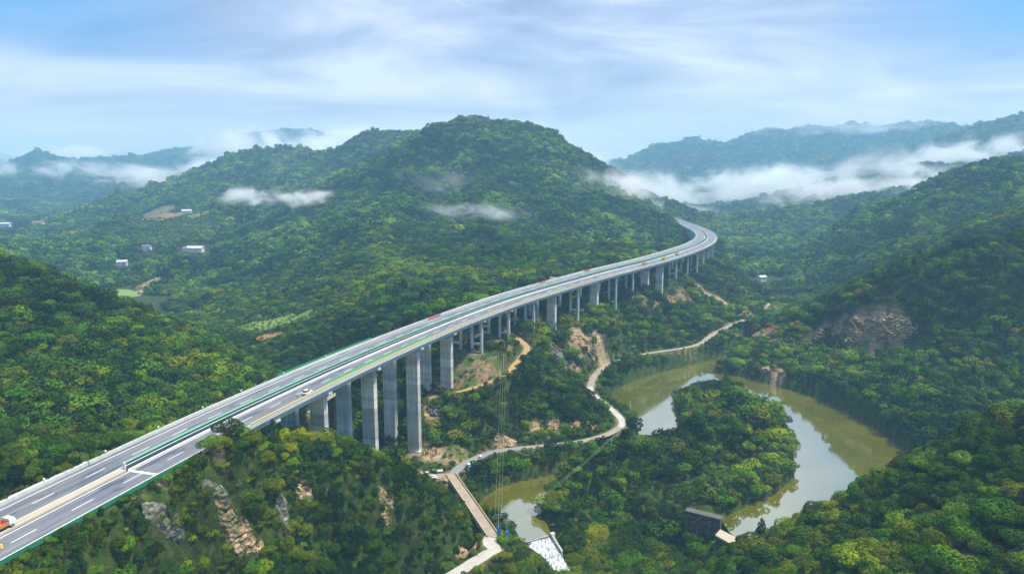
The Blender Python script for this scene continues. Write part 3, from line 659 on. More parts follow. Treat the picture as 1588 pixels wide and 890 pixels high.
def zone(r0, r1, sp, hmin, hmax, kind):
    n = int(2 * r1 / sp); gx = np.arange(-r1, r1, sp); gy = np.arange(0, r1, sp); X, Y = np.meshgrid(gx, gy); X = X.ravel(); Y = Y.ravel()
    X = X + rng.uniform(-.42, .42, X.shape) * sp; Y = Y + rng.uniform(-.42, .42, Y.shape) * sp
    r = np.hypot(X, Y); a = np.degrees(np.arctan2(X, Y)); m = (r >= r0) & (r < r1) & (np.abs(a) < (62 if r1 < 500 else 47)); X, Y = X[m], Y[m]
    Z, W, Dm, DD, G, DS, DW = height(X, Y, True)
    hgt = rng.uniform(hmin, hmax, X.shape) * (0.85 + .45 * vnoise(X / 25, Y / 25, 4))
    ok = ~W & (Dm > 1.0 + hgt * .18) & (patches(X, Y, PATCH_OPEN, .25) < .5) & ((Z > .4) | DS)
    ok &= ~((DD < 13.6) & G) & ~((X - 12) ** 2 / 100 + (Y - 250) ** 2 / 190 < 1) & ~((np.hypot(X - 83, Y - 261) < 7) | (np.hypot(X - 75, Y - 267) < 6))
    ok &= ~((DD < 14) & ~G & (rng.random(X.shape) < .5))
    # near the expressway crowns stay below the deck
    zr = seg_dist(X, Y, DECKL)[1]
    hd = np.where(DD < 15.5, zr - 3.2 - Z, zr + 1.0 + 1.6 * (DD - 15.5) - Z); hd = np.where(G, np.where(DD < 17, 2.6, 2.6 + 1.0 * (DD - 17)), hd)
    hgt = np.minimum(hgt, hd); ok &= hgt > 1.3
    BL = [atz(700, 738, 9.5), atz(763, 828, 9)]; DB = seg_dist(X, Y, BL)[0]; ok &= DB > 4.5; ok &= seg_dist(X, Y, [atz(818, 844, 0), atz(846, 876, -6), atz(862, 905, -8)])[0] > 5.5; ok &= ~((seg_dist(X, Y, [atz(806, 850, 0), atz(835, 892, -5)])[0] < 6) & (hgt > 3)); hgt = np.where(DB < 10, np.minimum(hgt, 3.2), hgt)
    for hx, hy, hr in HOUSEP:
        dq = np.hypot(X - hx, Y - hy); k_ = hx / hy; infr = (np.abs(X - hx - (Y - hy) * k_) < hr) & (Y < hy) & (Y > hy - hr * 5); ok &= dq > hr * .75; hgt = np.where(infr | (dq < hr * 1.3), np.minimum(hgt, 4.0), hgt)
    hgt = np.where(Dm < 5, np.minimum(hgt, 3.6), hgt)
    hgt = np.where(DW < 5, np.minimum(hgt, 5.5), hgt)
    spur = patches(X, Y, [(820, 600, 370, 45), (760, 640, 335, 26), (880, 592, 400, 30), (880, 700, 335, 40)], .2) > .5
    hgt = np.where(spur, hgt * .85, hgt) * np.where(rng.random(X.shape) < .12, 1.35, 1.0)
    kn = (X < 3) & (Y < 262) & (seg_dist(X, Y, DECKL)[2] > 0) & (DD > 12); hgt = np.where(kn, hgt * .68, hgt)
    X, Y, Z, hgt = X[ok], Y[ok], Z[ok], hgt[ok]
    pts_all.append(dict(x=X, y=Y, z=Z, h=hgt, kind=kind))
zone(60, 270, 2.9, 2.9, 5.6, 0)
zone(270, 900, 4.3, 3.9, 7.2, 1)
zone(900, 1900, 7.0, 6.5, 11, 2)
zone(1900, 3200, 14, 12, 20, 2)
zone(3200, 5800, 21, 17, 27, 2)
print("trees", [len(p['x']) for p in pts_all])

def gn_forest(name, label, P_, meshes, seed):
    n = len(P_['x']); r = np.random.default_rng(seed)
    me = bpy.data.meshes.new(name); me.vertices.add(n)
    me.vertices.foreach_set('co', np.stack([P_['x'], P_['y'], P_['z'] - .05 * P_['h']], 1).astype(np.float32).ravel())
    big = vnoise(P_['x'] / 90, P_['y'] / 90, 77); con = (r.random(n) < np.where(big > .80, .5, .05))
    vi = np.where(con, len(meshes) - 1, r.integers(0, len(meshes) - 1, n))
    wd = r.uniform(1.0, 1.45, n) * np.where(con, .75, 1.0)
    sc_ = np.stack([P_['h'] * wd, P_['h'] * wd * r.uniform(.85, 1.15, n), P_['h'] * np.where(con, 1.35, 1)], 1)
    rt = np.stack([r.uniform(-.12, .12, n), r.uniform(-.12, .12, n), r.uniform(0, 6.28, n)], 1)
    for nm, ty, arr in (('vi', 'INT', vi.astype(np.int32)), ('scl', 'FLOAT_VECTOR', sc_), ('rot', 'FLOAT_VECTOR', rt)):
        a = me.attributes.new(nm, ty, 'POINT'); a.data.foreach_set('value' if ty == 'INT' else 'vector', arr.astype(np.int32 if ty == 'INT' else np.float32).ravel())
    o = link(name, me); g = bpy.data.node_groups.new(name, 'GeometryNodeTree')
    g.interface.new_socket('Geometry', in_out='INPUT', socket_type='NodeSocketGeometry'); g.interface.new_socket('Geometry', in_out='OUTPUT', socket_type='NodeSocketGeometry')
    gi = g.nodes.new('NodeGroupInput'); go = g.nodes.new('NodeGroupOutput'); iop = g.nodes.new('GeometryNodeInstanceOnPoints')
    m2p = g.nodes.new('GeometryNodeMeshToPoints')
    jn = g.nodes.new('GeometryNodeJoinGeometry')
    for k, m_ in enumerate(meshes):
        so = bpy.data.objects.new('crown', m_); oi = g.nodes.new('GeometryNodeObjectInfo'); oi.inputs['Object'].default_value = so
        oi.inputs['As Instance'].default_value = True; g.links.new(oi.outputs['Geometry'], jn.inputs[0])
    # join keeps the last link first; index order is made irrelevant by storing the conifer last in both directions
    def attr(nm, ty):
        a = g.nodes.new('GeometryNodeInputNamedAttribute'); a.data_type = ty; a.inputs[0].default_value = nm; return a.outputs[0]
    iop.inputs['Pick Instance'].default_value = True
    g.links.new(gi.outputs[0], m2p.inputs[0]); g.links.new(m2p.outputs[0], iop.inputs['Points']); g.links.new(jn.outputs[0], iop.inputs['Instance'])
    g.links.new(attr('vi', 'INT'), iop.inputs['Instance Index']); g.links.new(attr('scl', 'FLOAT_VECTOR'), iop.inputs['Scale'])
    e2r = g.nodes.new('FunctionNodeEulerToRotation'); g.links.new(attr('rot', 'FLOAT_VECTOR'), e2r.inputs[0]); g.links.new(e2r.outputs[0], iop.inputs['Rotation'])
    g.links.new(iop.outputs[0], go.inputs[0]); md = o.modifiers.new('forest', 'NODES'); md.node_group = g
    return tag(o, label, 'forest', None, 'stuff')

# the 300 trees that show largest: individuals
N0 = pts_all[0]; U, V_ = proj(N0['x'], N0['y'], N0['z'] + N0['h'] * .6); rn = np.hypot(N0['x'], N0['y'])
cand = np.where((U > -15) & (U < 1603) & (V_ < 905) & (V_ > 300))[0]; size = N0['h'][cand] / rn[cand]; cand = cand[np.argsort(-size)][:900]
vis = []
for i in cand:
    T = np.linspace(.25, .965, 44); xs, ys = N0['x'][i] * T, N0['y'][i] * T; zs = CAMZ + (N0['z'][i] + N0['h'][i] * .8 - CAMZ) * T
    vis.append(np.all(height(xs, ys) + 2.5 < zs))
cand = cand[np.array(vis)][:300]; print("single trees", len(cand))
rest_mask = np.ones(len(N0['x']), bool); rest_mask[cand] = False
K = {}
def tree(i, x, y, z, h, v, label, group, cat='tree', con=False, name='broadleaf_tree', wd=None):
    e = empty(name, (x, y, z), rng.uniform(0, 6.28)); wd = wd or rng.uniform(1.05, 1.45); e.scale = (h * wd, h * wd, h * (1.35 if con else 1.0))
    tag(e, label, cat, group); link('trunk', TRUNKS[v], e); link('crown', NEAR[v], e); return e
for i in cand:
    x, y, z, h = (float(N0[k][i]) for k in ('x', 'y', 'z', 'h')); u = float(U[i])
    dd = float(seg_dist(np.array([x]), np.array([y]), DECKL)[0][0])
    v = int(rng.integers(0, 6))
    if u < 800:
        side_left = float(seg_dist(np.array([x]), np.array([y]), DECKL)[2][0]) < 0
        if side_left: lab, grp = 'leafy tree on the dark slope across the expressway', 'trees across the expressway'
        elif dd < 26: lab, grp = 'low leafy tree on the brow of the rocky knoll beside the expressway', 'trees on the brow of the knoll'
        else: lab, grp = 'leafy tree on the steep rocky knoll below the expressway', 'trees on the rocky knoll'
    elif x < 62 or (y > 262): lab, grp = 'leafy tree on the wooded hump beside the river', 'trees on the wooded hump'
    else: lab, grp = 'leafy tree on the bright ridge in the lower right corner', 'trees on the lower right ridge'
    tree(i, x, y, z - .1, h, v, lab, grp)
x, y, z = atd(374, 690, 207); x, y = road_at(SJ + 40, 17.5)[0][:2]; tree(0, x, y, h1(x, y) - .2, 8.5, 6, 'narrow dark conifer standing on the tip of the knoll against the expressway', None, 'tree', True, 'conifer', .8)
x, y, z = atd(1180, 832, 226); tree(0, x, y, h1(x, y) - .2, 8.5, 6, 'small pointed conifer breaking the skyline of the lower right ridge', None, 'tree', True, 'conifer', .9)
for k, u in enumerate((262, 285, 308, 326, 342, 356, 368, 384, 398, 412, 428, 446)):
    off = 15.6 + (k * 37 % 10) * .28; p, _ = road_at(s_for(u, off, 90), off); z0 = h1(p.x, p.y); hh = (3.4, 3.9, 4.6, 5.2, 5.8, 6.4, 7.0, 6.2, 5.6, 5.0, 4.4, 4.0)[k]
    tree(0, p.x, p.y, z0 - .3, hh * .9, k % 6, 'bushy yellow green tree reaching up beside the viaduct parapet on the tip of the knoll', 'bushy trees at the tip of the knoll')
FC = FAR[-1]
for k in range(30):
    u = 668 + 8.2 * k + rng.uniform(-4, 4); v = float(np.interp(u, [660, 690, 760, 830, 880, 915], [212, 205, 197, 210, 241, 276])) + 5; p = atd(u, v, float(np.interp(u, [690, 760, 830, 915], [1293, 1298, 1278, 1200])) - 8)
    e = empty('conifer', (p[0], p[1], h1(p[0], p[1]) - 1), rng.uniform(0, 6)); hh = rng.uniform(10, 19); e.scale = (hh * .7, hh * .7, hh); tag(e, 'dark pointed conifer on the skyline crest of the big mountain', 'tree', 'conifers along the crest of the big mountain'); link('crown', FC, e)
gn_forest('forest', 'dense leafy wood on the near slopes', {k: v[rest_mask] for k, v in N0.items() if k != 'kind'}, NEAR, 1)
gn_forest('forest', 'dense green wood on the middle slopes round the viaduct', pts_all[1], MID, 2)
gn_forest('forest', 'green wood covering the big mountain and right hand ridges', pts_all[2], FAR, 3)
gn_forest('forest', 'bluish wood on the distant mountains', pts_all[3], FAR, 4)
gn_forest('forest', 'faint blue wood on the farthest ranges', pts_all[4], FAR, 7)
# undergrowth: low scrub filling gaps on the near slopes
def scrub(r0, r1, sp, seed):
    gx = np.arange(-r1, r1, sp); gy = np.arange(0, r1, sp); X, Y = np.meshgrid(gx, gy); X = X.ravel() + rng.uniform(-.5, .5, X.size) * sp; Y = Y.ravel() + rng.uniform(-.5, .5, Y.size) * sp
    r = np.hypot(X, Y); a = np.degrees(np.arctan2(X, Y)); m = (r >= r0) & (r < r1) & (np.abs(a) < 44); X, Y = X[m], Y[m]
    Z, W, Dm, DD, G, DS, DW = height(X, Y, True); pr = patches(X, Y, PATCH_ROCK, .3); pe = patches(X, Y, PATCH_OPEN, .3)
    ok = ~W & (Dm > .9) & ~((DD < 13.2) & G) & (seg_dist(X, Y, [atz(700, 738, 9.5), atz(763, 828, 9)])[0] > 3) & ~((pe > .5) & (rng.random(X.shape) < .6)) & ~(pr > .6) & ~((X - 12) ** 2 / 60 + (Y - 250) ** 2 / 150 < 1) & ~((np.hypot(X - 78, Y - 267) < 5))
    return dict(x=X[ok], y=Y[ok], z=Z[ok], h=rng.uniform(1.0, 2.4, ok.sum()))
S1 = scrub(90, 360, 2.6, 1); S2 = scrub(360, 700, 4.2, 2)
o = gn_forest('undergrowth', 'low scrub between the trees of the near slopes', S1, MID[:5] , 5); o['category'] = 'scrub'
o = gn_forest('undergrowth', 'low scrub between the trees round the viaduct', S2, MID[:5], 6); o['category'] = 'scrub'
print("scrub", len(S1['x']), len(S2['x']))

# ------------------------------------------------------------------ haze
def boxmesh(name, a, b, mat):
    m = MB(); m.box([(a[i] + b[i]) / 2 for i in range(3)], [b[i] - a[i] for i in range(3)]); return m.build(name, mat)
m = bpy.data.materials.new('pale air'); m.use_nodes = True; hn = m.node_tree; hn.nodes.clear()
pv_ = N(hn, 'ShaderNodeVolumePrincipled'); pv_.inputs['Color'].default_value = (.37, .71, 1.0, 1); pv_.inputs['Density'].default_value = 2.1e-4; pv_.inputs['Anisotropy'].default_value = .1
ho = N(hn, 'ShaderNodeOutputMaterial'); L(hn, pv_, ho, 0, 1)
zmax = float(GZ.max()) + 28; print('top', zmax)
tag(boxmesh('haze', (-6700, -150, float(GZ.min()) - 8), (6700, 7020, zmax), m), 'thin bluish air over the valley', 'haze', None, 'stuff')


# ------------------------------------------------------------------ expressway and viaduct
SEND = float(RS[-1]) - 5
def asphalt_sheet(name, o0, o1, label):
    n = int((SEND) / 2.5); V = []; A_ = []; k = 5
    for s in np.linspace(0, SEND, n):
        for j in range(k):
            o = o0 + (o1 - o0) * j / (k - 1); p, _ = road_at(s, o); V.append((p.x, p.y, p.z + .02)); A_ += [s, o, 0]
    Q = [(i * k + j, i * k + j + 1, (i + 1) * k + j + 1, (i + 1) * k + j) for i in range(n - 1) for j in range(k - 1)]
    o = mesh_obj(name, V, Q, M_asph); a = o.data.attributes.new('sn', 'FLOAT_VECTOR', 'POINT'); a.data.foreach_set('vector', A_)
    return tag(o, label, None, None, 'structure')
rR = asphalt_sheet('road', 1.2, 12.05, 'near carriageway of the expressway'); rL = asphalt_sheet('road', -12.05, -1.2, 'far carriageway of the expressway')
def markings(parent, sg):
    V = []; Fc = []
    def quad(s0, s1, o0, o1):
        n = max(1, int((s1 - s0) / 5)); b = len(V)
        for s in np.linspace(s0, s1, n + 1):
            for o in (o0, o1): p, _ = road_at(s, o * sg); V.append((p.x, p.y, p.z + .045))
        for i in range(n): Fc.append((b + 2 * i, b + 2 * i + 1, b + 2 * i + 3, b + 2 * i + 2))
    quad(2, SEND, 1.85, 2.12); quad(2, SEND, 10.25, 10.52)
    s = 4
    while s < SEND - 10: quad(s, s + 6, 5.95, 6.2); s += 15
    mesh_obj('lane_markings', V, Fc, M_paint, parent)
markings(rR, 1); markings(rL, -1)
rim = mesh_obj('transverse_line', *(lambda a, b, c, d: ([a, b, c, d], [(0, 1, 2, 3)]))(*[tuple(road_at(s, o)[0] + Vector((0, 0, .06))) for s, o in ((SJ - .5, 1.3), (SJ - .5, 12.0), (SJ + .5, 12.0), (SJ + .5, 1.3))]), M_paint, rR)

via = empty('viaduct', tuple(road_at(SJ, 0)[0])); via['label'] = 'long curving concrete highway viaduct on tall piers with a green median net'; via['category'] = 'bridge'
VI = Matrix.Translation(-Vector(via.location))
def vp(o): o.parent = via; o.matrix_parent_inverse = VI; return o
for sg in (1, -1):
    vp(sweep('deck', [(12.42 * sg, 0), (12.42 * sg, -.32), (11.7 * sg, -.5), (11.7 * sg, -2.25), (11.1 * sg, -2.3), (1.7 * sg, -2.3), (1.7 * sg, -.5), (.95 * sg, -.32), (.95 * sg, 0)], SJ, SEND, M_conc))
    vp(sweep('parapet', [(12.05 * sg, .03), (12.12 * sg, 1.05), (12.46 * sg, 1.05), (12.5 * sg, -.45), (12.43 * sg, -.45), (12.43 * sg, .03)], SJ, SEND, M_cap))
    vp(sweep('inner_barrier', [(.95 * sg, .03), (1.0 * sg, .4), (1.15 * sg, .4), (1.3 * sg, .03)], SJ, SEND, M_pier))
yc = sweep('yellow_coping', [(12.0, 1.06), (12.0, 1.3), (12.52, 1.3), (12.52, 1.06)], s_for(388, 12.3), s_for(960, 12.3), M_yel); vp(yc)
vp(sweep('median_net', [(-.75, .9), (-.75, 1.75), (-.65, 2.0), (.05, 2.0), (.1, 1.9), (-.6, .9)], SJ, 860, M_green))
vp(sweep('edge_net', [(11.7, .3), (11.66, 2.5), (11.72, 2.5), (11.76, .3)], s_for(500, 11), s_for(668, 11), M_green))
vp(sweep('hanging_net', [(-12.7, .3), (-12.8, 1.9), (-12.86, 1.9), (-12.76, .3)], s_for(430, -13, 150), s_for(575, -13, 150), M_dgreen))
for sj in np.arange(SJ + 96, SEND - 20, 96):
    for sg in (1, -1):
        V = [tuple(road_at(sj + a, o * sg)[0] + Vector((0, 0, .055))) for a, o in ((-.25, 1.3), (-.25, 12.0), (.25, 12.0), (.25, 1.3))]
        vp(mesh_obj('expansion_joint', V, [(0, 1, 2, 3)], M_steel))
def pier(s, sg, big):
    p, nn = road_at(s, 6.5 * sg); t = Vector((-nn.y, nn.x, 0)); rz = math.atan2(nn.y, nn.x); top = p.z - 3.9
    gpts = [p + nn * a + t * b for a in (-2.8, 0, 2.8) for b in (-.8, .8)]; gz = float(height([g.x for g in gpts], [g.y for g in gpts]).min()) - 1.5
    if gz > top - 1.0: return None
    c = MB()
    hw, ht = 5.2, 1.15
    if big:
        m = MB(); m.box((p.x, p.y, (top + gz) / 2), (6.2, 2.5, top - gz), rz)
        o = m.build('pier', M_pier)
        b_ = MB(); b_.box((p.x, p.y, gz + 1.2), (8.0, 4.5, 1.6), rz); f_ = b_.build('footing', M_pier); f_.parent = o
    else:
        m = MB()
        for a in (-3.0, 3.0):
            q_ = p + nn * a * sg; m.tube((q_.x, q_.y, gz), (q_.x, q_.y, top), 1.0, .95, 14)
        hgt = top - gz
        if hgt > 9: m.box((p.x, p.y, gz + hgt * .36), (5.0, 1.0, 1.2), rz)
        o = m.build('column_pier', M_cap)
    # cap beam with sloping ends
    V = []
    for x_, z_ in ((-5.6, 0), (5.6, 0), (5.6, -.75), (3.4, -1.6), (-3.4, -1.6), (-5.6, -.75)):
        for y_ in (-ht, ht): q_ = p + nn * x_ + t * y_; V.append((q_.x, q_.y, top + 1.62 + z_))
    k = 6; Fc = [(2 * i, 2 * i + 1, 2 * ((i + 1) % k) + 1, 2 * ((i + 1) % k)) for i in range(k)] + [tuple(range(0, 12, 2)), tuple(range(11, 0, -2))]
    cp_ = mesh_obj('pier_cap', V, Fc, M_cap); cp_.parent = o
    vp(o); return o
RB = {190: 1, 211: 1, 246: 1, 282.8: 1, 316: 1, 349.7: 0, 383.7: 0, 416: 0, 444.2: 1, 475.4: 0, 505.9: 1, 535.6: 0, 565: 0, 594.5: 1, 626: 1, 660: 0, 696: 0, 733: 0, 764: 1}
ss = [SJ + 18, SJ + 50] + [x for x in RB if x > SJ + 70] + [795 + 31 * k for k in range(16)]
npier = 0
for s in ss:
    if s > SEND: break
    b = RB.get(s, 1 if (s > 764 or s < 350) else 0)
    npier += pier(s, 1, b) is not None
    npier += pier(s, -1, 1 if (s < 330 or s > 764) else 0) is not None
print("piers", npier)
# red banners hung on the far parapet
for u0, u1, lab in ((664, 683, 'long red banner tied along the far parapet, the nearest of them'), (836, 846, 'faded red banner on the far parapet above the big pier'), (906, 914, 'small orange red banner on the far parapet before the bend')):
    tag(sweep('banner', [(-11.9, .3), (-11.9, 1.15), (-11.96, 1.15), (-11.96, .3)], s_for(u0, -12, 250), s_for(u1, -12, 250), simple('red banner cloth', (.55, .13, .11), .7, .3, .6)), lab, 'banner')
# before the joint: concrete reservation, parapet and fence on the ground
tag(sweep('median_barrier', [(-1.15, -.3), (-1.0, .45), (-.6, .5), (.5, .5), (1.0, .4), (1.15, -.3)], 2, SJ - .6, M_beige), 'beige concrete central reservation with worn debris before the bridge joint', 'barrier')
tag(sweep('parapet_wall', [(-12.05, -.3), (-12.1, 1.0), (-12.4, 1.05), (-13.3, .95), (-13.4, -.6)], 2, SJ - .3, M_cap), 'pale concrete parapet wall along the far verge before the bridge', 'wall')
kr = tag(sweep('kerb', [(12.1, -.3), (12.1, .16), (12.4, .16), (12.4, -.3)], 2, SJ - .3, M_conc), 'kerb of the near carriageway', None, None, 'structure')
fe = empty('fence', tuple(road_at(100, 13)[0])); tag(fe, 'low green mesh fence along the near verge above the knoll', 'fence')
FI = Matrix.Translation(-Vector(fe.location))
f1 = sweep('mesh_panel', [(12.9, .15), (12.9, 1.35), (12.94, 1.35), (12.94, .15)], 40, SJ + 14, M_dgreen); f1.parent = fe; f1.matrix_parent_inverse = FI
for s in np.arange(40, SJ + 14, 4.0):
    p, _ = road_at(s, 12.92); m = MB(); m.tube((p.x, p.y, p.z - .6), (p.x, p.y, p.z + 1.5), .06, .05, 6); o = m.build('post', M_dgreen); o.parent = fe; o.matrix_parent_inverse = FI
p, nn = road_at(SJ, 0)
e = empty('end_post', tuple(p), math.atan2(nn.y, nn.x)); tag(e, 'white post with sign plate at the start of the green median net', 'post')
m = MB(); m.box((0, 0, 1.1), (.45, .35, 2.2)); m.build('post', M_white, e); m = MB(); m.box((0, -.24, 1.75), (.8, .08, .8)); m.build('plate', simple('pale pink plate', (.72, .62, .70), .5, .05), e)
ms_ = [70, 165, 245, 315, 375, 440, 505]
for i, u in enumerate(ms_):
    s = s_for(u, -12.3, 60); p, nn = road_at(s, -12.25); e = empty('marker_post', (p.x, p.y, p.z + 1.05), math.atan2(nn.y, nn.x))
    tag(e, 'small pale box light standing on the far parapet', 'light', 'small box lights along the far parapet')
    m = MB(); m.tube((0, 0, -.05), (0, 0, .55), .07, .06, 6); m.build('stem', M_steel, e); m = MB(); m.box((0, 0, .72), (.5, .5, .35), 0, .8); m.build('housing', M_white, e)

# vehicles ------------------------------------------------------------------
def wheel(parent, x, y, r=.36):
    m = MB(); m.tube((x, y - .12, r), (x, y + .12, r), r, r, 16); w_ = m.build('wheel', M_tyre, parent)
    m = MB(); m.tube((x, y - .13, r), (x, y + .13, r), r * .55, r * .55, 10); m.build('rim', M_steel, w_)
def loft(name, secs, mat, parent):
    """secs: (x, half width bottom, half width top, z0, z1)"""
    V = []; 
    for x, wb, wt, z0, z1 in secs: V += [(x, -wb, z0), (x, wb, z0), (x, wb, z0 + (z1 - z0) * .55), (x, wt, z1), (x, -wt, z1), (x, -wb, z0 + (z1 - z0) * .55)]
    k = 6; Fc = [(i * k + j, i * k + (j + 1) % k, (i + 1) * k + (j + 1) % k, (i + 1) * k + j) for i in range(len(secs) - 1) for j in range(k)]
    Fc += [tuple(range(k - 1, -1, -1)), tuple(range((len(secs) - 1) * k, len(secs) * k))]
    o = mesh_obj(name, V, Fc, mat, parent); b = o.modifiers.new('round', 'BEVEL'); b.width = .05; b.segments = 2; return o
def car(loc, rz, body, label):
    e = empty('car', loc, rz); tag(e, label, 'car')
    loft('body', [(-2.25, .78, .70, .38, .95), (-2.1, .90, .82, .28, 1.02), (-.9, .92, .84, .25, 1.04), (1.0, .92, .84, .25, 1.02), (2.0, .88, .74, .28, .84), (2.3, .74, .62, .36, .74)], body, e)
    loft('cabin', [(-2.0, .78, .60, .98, 1.05), (-1.5, .80, .64, .98, 1.62), (.1, .80, .66, .98, 1.64), (.95, .78, .60, .98, 1.05)], M_glass, e)
    loft('roof', [(-1.45, .62, .58, 1.60, 1.68), (.05, .64, .60, 1.60, 1.70)], body, e)
    for x in (-1.4, 1.42):
        for y in (-.82, .82): wheel(e, x, y)
    for y in (-.6, .6):
        m = MB(); m.box((2.24, y, .62), (.12, .3, .14)); m.build('headlight', M_white, e)
        m = MB(); m.box((-2.24, y, .80), (.06, .3, .16)); m.build('tail_light', simple('red lamp glass', (.5, .02, .02), .3, .05), e)
    return e
def truck(loc, rz, cabm, bedm, label, L_=6.5):
    e = empty('truck', loc, rz); tag(e, label, 'truck')
    m = MB(); m.box((0, 0, .72), (L_, .9, .25)); m.build('chassis', M_tyre, e)
    loft('cab', [(L_ / 2 - 1.7, 1.0, .95, .75, 2.35), (L_ / 2 - .5, 1.0, .92, .72, 2.35), (L_ / 2 - .02, 1.0, .85, .6, 1.55)], cabm, e)
    m = MB(); m.box((L_ / 2 - .28, 0, 1.85), (.5, 1.6, .55), 0, .8); m.build('windscreen', M_glass, e)
    m = MB(); x0, x1 = -L_ / 2, L_ / 2 - 1.9
    m.box(((x0 + x1) / 2, 0, .95), (x1 - x0, 2.1, .12)); m.box(((x0 + x1) / 2, 1.0, 1.4), (x1 - x0, .08, .8)); m.box(((x0 + x1) / 2, -1.0, 1.4), (x1 - x0, .08, .8)); m.box((x0 + .04, 0, 1.4), (.08, 1.9, .8)); m.box((x1 - .04, 0, 1.5), (.08, 1.9, 1.0))
    m.build('cargo_bed', bedm, e)
    for x in (-L_ / 2 + 1.2, L_ / 2 - 1.1):
        for y in (-.88, .88): wheel(e, x, y, .45)
    return e
def on_road(u, off, lo=60, hi=900, lat=0):
    s = s_for(u, off, lo, hi); p, nn = road_at(s, off); return (p.x, p.y, p.z + .03), math.atan2(nn.y, nn.x) + math.pi / 2
loc, rz = on_road(477, 9.0, 100); car(loc, rz, M_white, 'white car parked by the near parapet of the viaduct')
M_or = simple('orange tarpaulin', (.60, .20, .05), .7, .3, 2); M_yv = simple('yellow machine paint', (.75, .50, .05), .5, .1)
loc, rz = on_road(0, -.2, 40, 200); loc = (loc[0], loc[1], loc[2] + .4)
truck(loc, rz, M_white, M_or, 'orange and white works truck on the central reservation, cut off by the picture edge')
for u, off, lab in ((1000, 6, 'yellow works truck before the bend, the nearest of three'), (1030, 6.5, 'yellow works truck before the bend, the middle of three'), (1050, 5.5, 'yellow works truck before the bend, the farthest of three')):
    loc, rz = on_road(u, off, 400, 720); truck(loc, rz, M_yv, M_yv, lab, 7).__setitem__('group', 'yellow works trucks before the bend')
# yellow drum at the very left edge
p, nn = road_at(s_for(3, 6.5, 40, 200), 6.5); e = empty('traffic_drum', tuple(p)); tag(e, 'round yellow drum on the near carriageway at the picture edge', 'drum')
m = MB(); m.tube((0, 0, .02), (0, 0, 1.0), .42, .36, 16); m.build('drum', M_yv, e); m = MB(); m.tube((0, 0, .45), (0, 0, .65), .405, .395, 16); m.build('band', M_white, e); m = MB(); m.tube((0, 0, 0), (0, 0, .08), .55, .5, 16); m.build('base', M_tyre, e)
# a worker in dark clothes beside the car
def person(loc, rz, label, top=(.03, .035, .05), low=(.02, .02, .03)):
    m_, nt_, b_ = mat('dark work clothes and skin'); s_ = N(nt_, 'ShaderNodeSeparateXYZ'); nt_.links.new(objco(nt_), s_.inputs[0])
    c = ramp(nt_, mathn(nt_, 'DIVIDE', s_.outputs[2], 1.8), [(0, (.02, .02, .02)), (.06, low), (.5, top), (.83, top), (.84, (.42, .27, .19)), (.94, (.42, .27, .19)), (.95, (.02, .015, .01))], 'CONSTANT')
    nt_.links.new(c, b_.inputs['Base Color']); b_.inputs['Roughness'].default_value = .8
    J = [(0, 0, .95), (0, 0, 1.2), (0, 0, 1.45), (0, .01, 1.55), (.02, .0, 1.68), (0, .1, .88), (.06, .12, .48), (0, .12, .06), (.14, .13, .03), (0, -.1, .88), (-.04, -.12, .48), (-.1, -.12, .06), (.05, -.13, .03),
         (0, .2, 1.40), (.04, .26, 1.12), (.16, .24, .90), (0, -.2, 1.40), (.1, -.27, 1.14), (.26, -.2, 1.05), (.22, .24, .82), (.34, -.18, 1.05)]
    R_ = [.15, .145, .16, .06, .11, .095, .07, .05, .045, .095, .07, .05, .045, .07, .05, .04, .07, .05, .04, .045, .045]
    E_ = [(0, 1), (1, 2), (2, 3), (3, 4), (0, 5), (5, 6), (6, 7), (7, 8), (0, 9), (9, 10), (10, 11), (11, 12), (2, 13), (13, 14), (14, 15), (2, 16), (16, 17), (17, 18), (15, 19), (18, 20)]
    me = bpy.data.meshes.new('person'); me.from_pydata(J, E_, []); me.materials.append(m_); o = link('person', me); o.location = loc; o.rotation_euler = (0, 0, rz)
    b = bmesh.new(); b.from_mesh(me); b.verts.layers.skin.verify(); b.to_mesh(me); b.free()
    sk = o.modifiers.new('skin', 'SKIN')
    for i, r in enumerate(R_): me.skin_vertices[0].data[i].radius = (r, r)
    me.skin_vertices[0].data[0].use_root = True
    o.modifiers.new('sub', 'SUBSURF').levels = 1; o.modifiers['sub'].render_levels = 2
    return tag(o, label, 'person')
loc, rz = on_road(461, 9.6, 100)
person(loc, rz + 2.4, 'person in dark work clothes standing on the viaduct behind the white car')

# local roads and tracks -----------------------------------------------------
RM = [M_dirt, M_lane, M_dirt, M_orange, M_orange, M_dirt]
for rd, m_ in zip(ROADS, RM):
    if rd is ROADS[0]:
        d0 = np.r_[0, np.cumsum(np.linalg.norm(np.diff(rd['c'][:, :2], axis=0), axis=1))]; L0 = resample(rd['c'], 2.0)[0]
        tag(strip('road', L0, -rd['w'], rd['w'], .14, M_dirt), rd['label'], None, None, 'structure')
        tag(strip('road', L0[:26], -rd['w'] * .8, rd['w'] * .8, .16, M_tar), 'grey paved stretch of the riverside road by the small bridge', None, None, 'structure')
        tag(strip('road', resample(rd['c'][56:88], 2.0)[0], -rd['w'] * .8, rd['w'] * .8, .16, M_lane), 'pale paved bend of the riverside road round the spur', None, None, 'structure')
    else: tag(strip(rd['name'], resample(rd['c'], 2.0)[0], -rd['w'], rd['w'], .14, m_), rd['label'], None, None, 'structure')
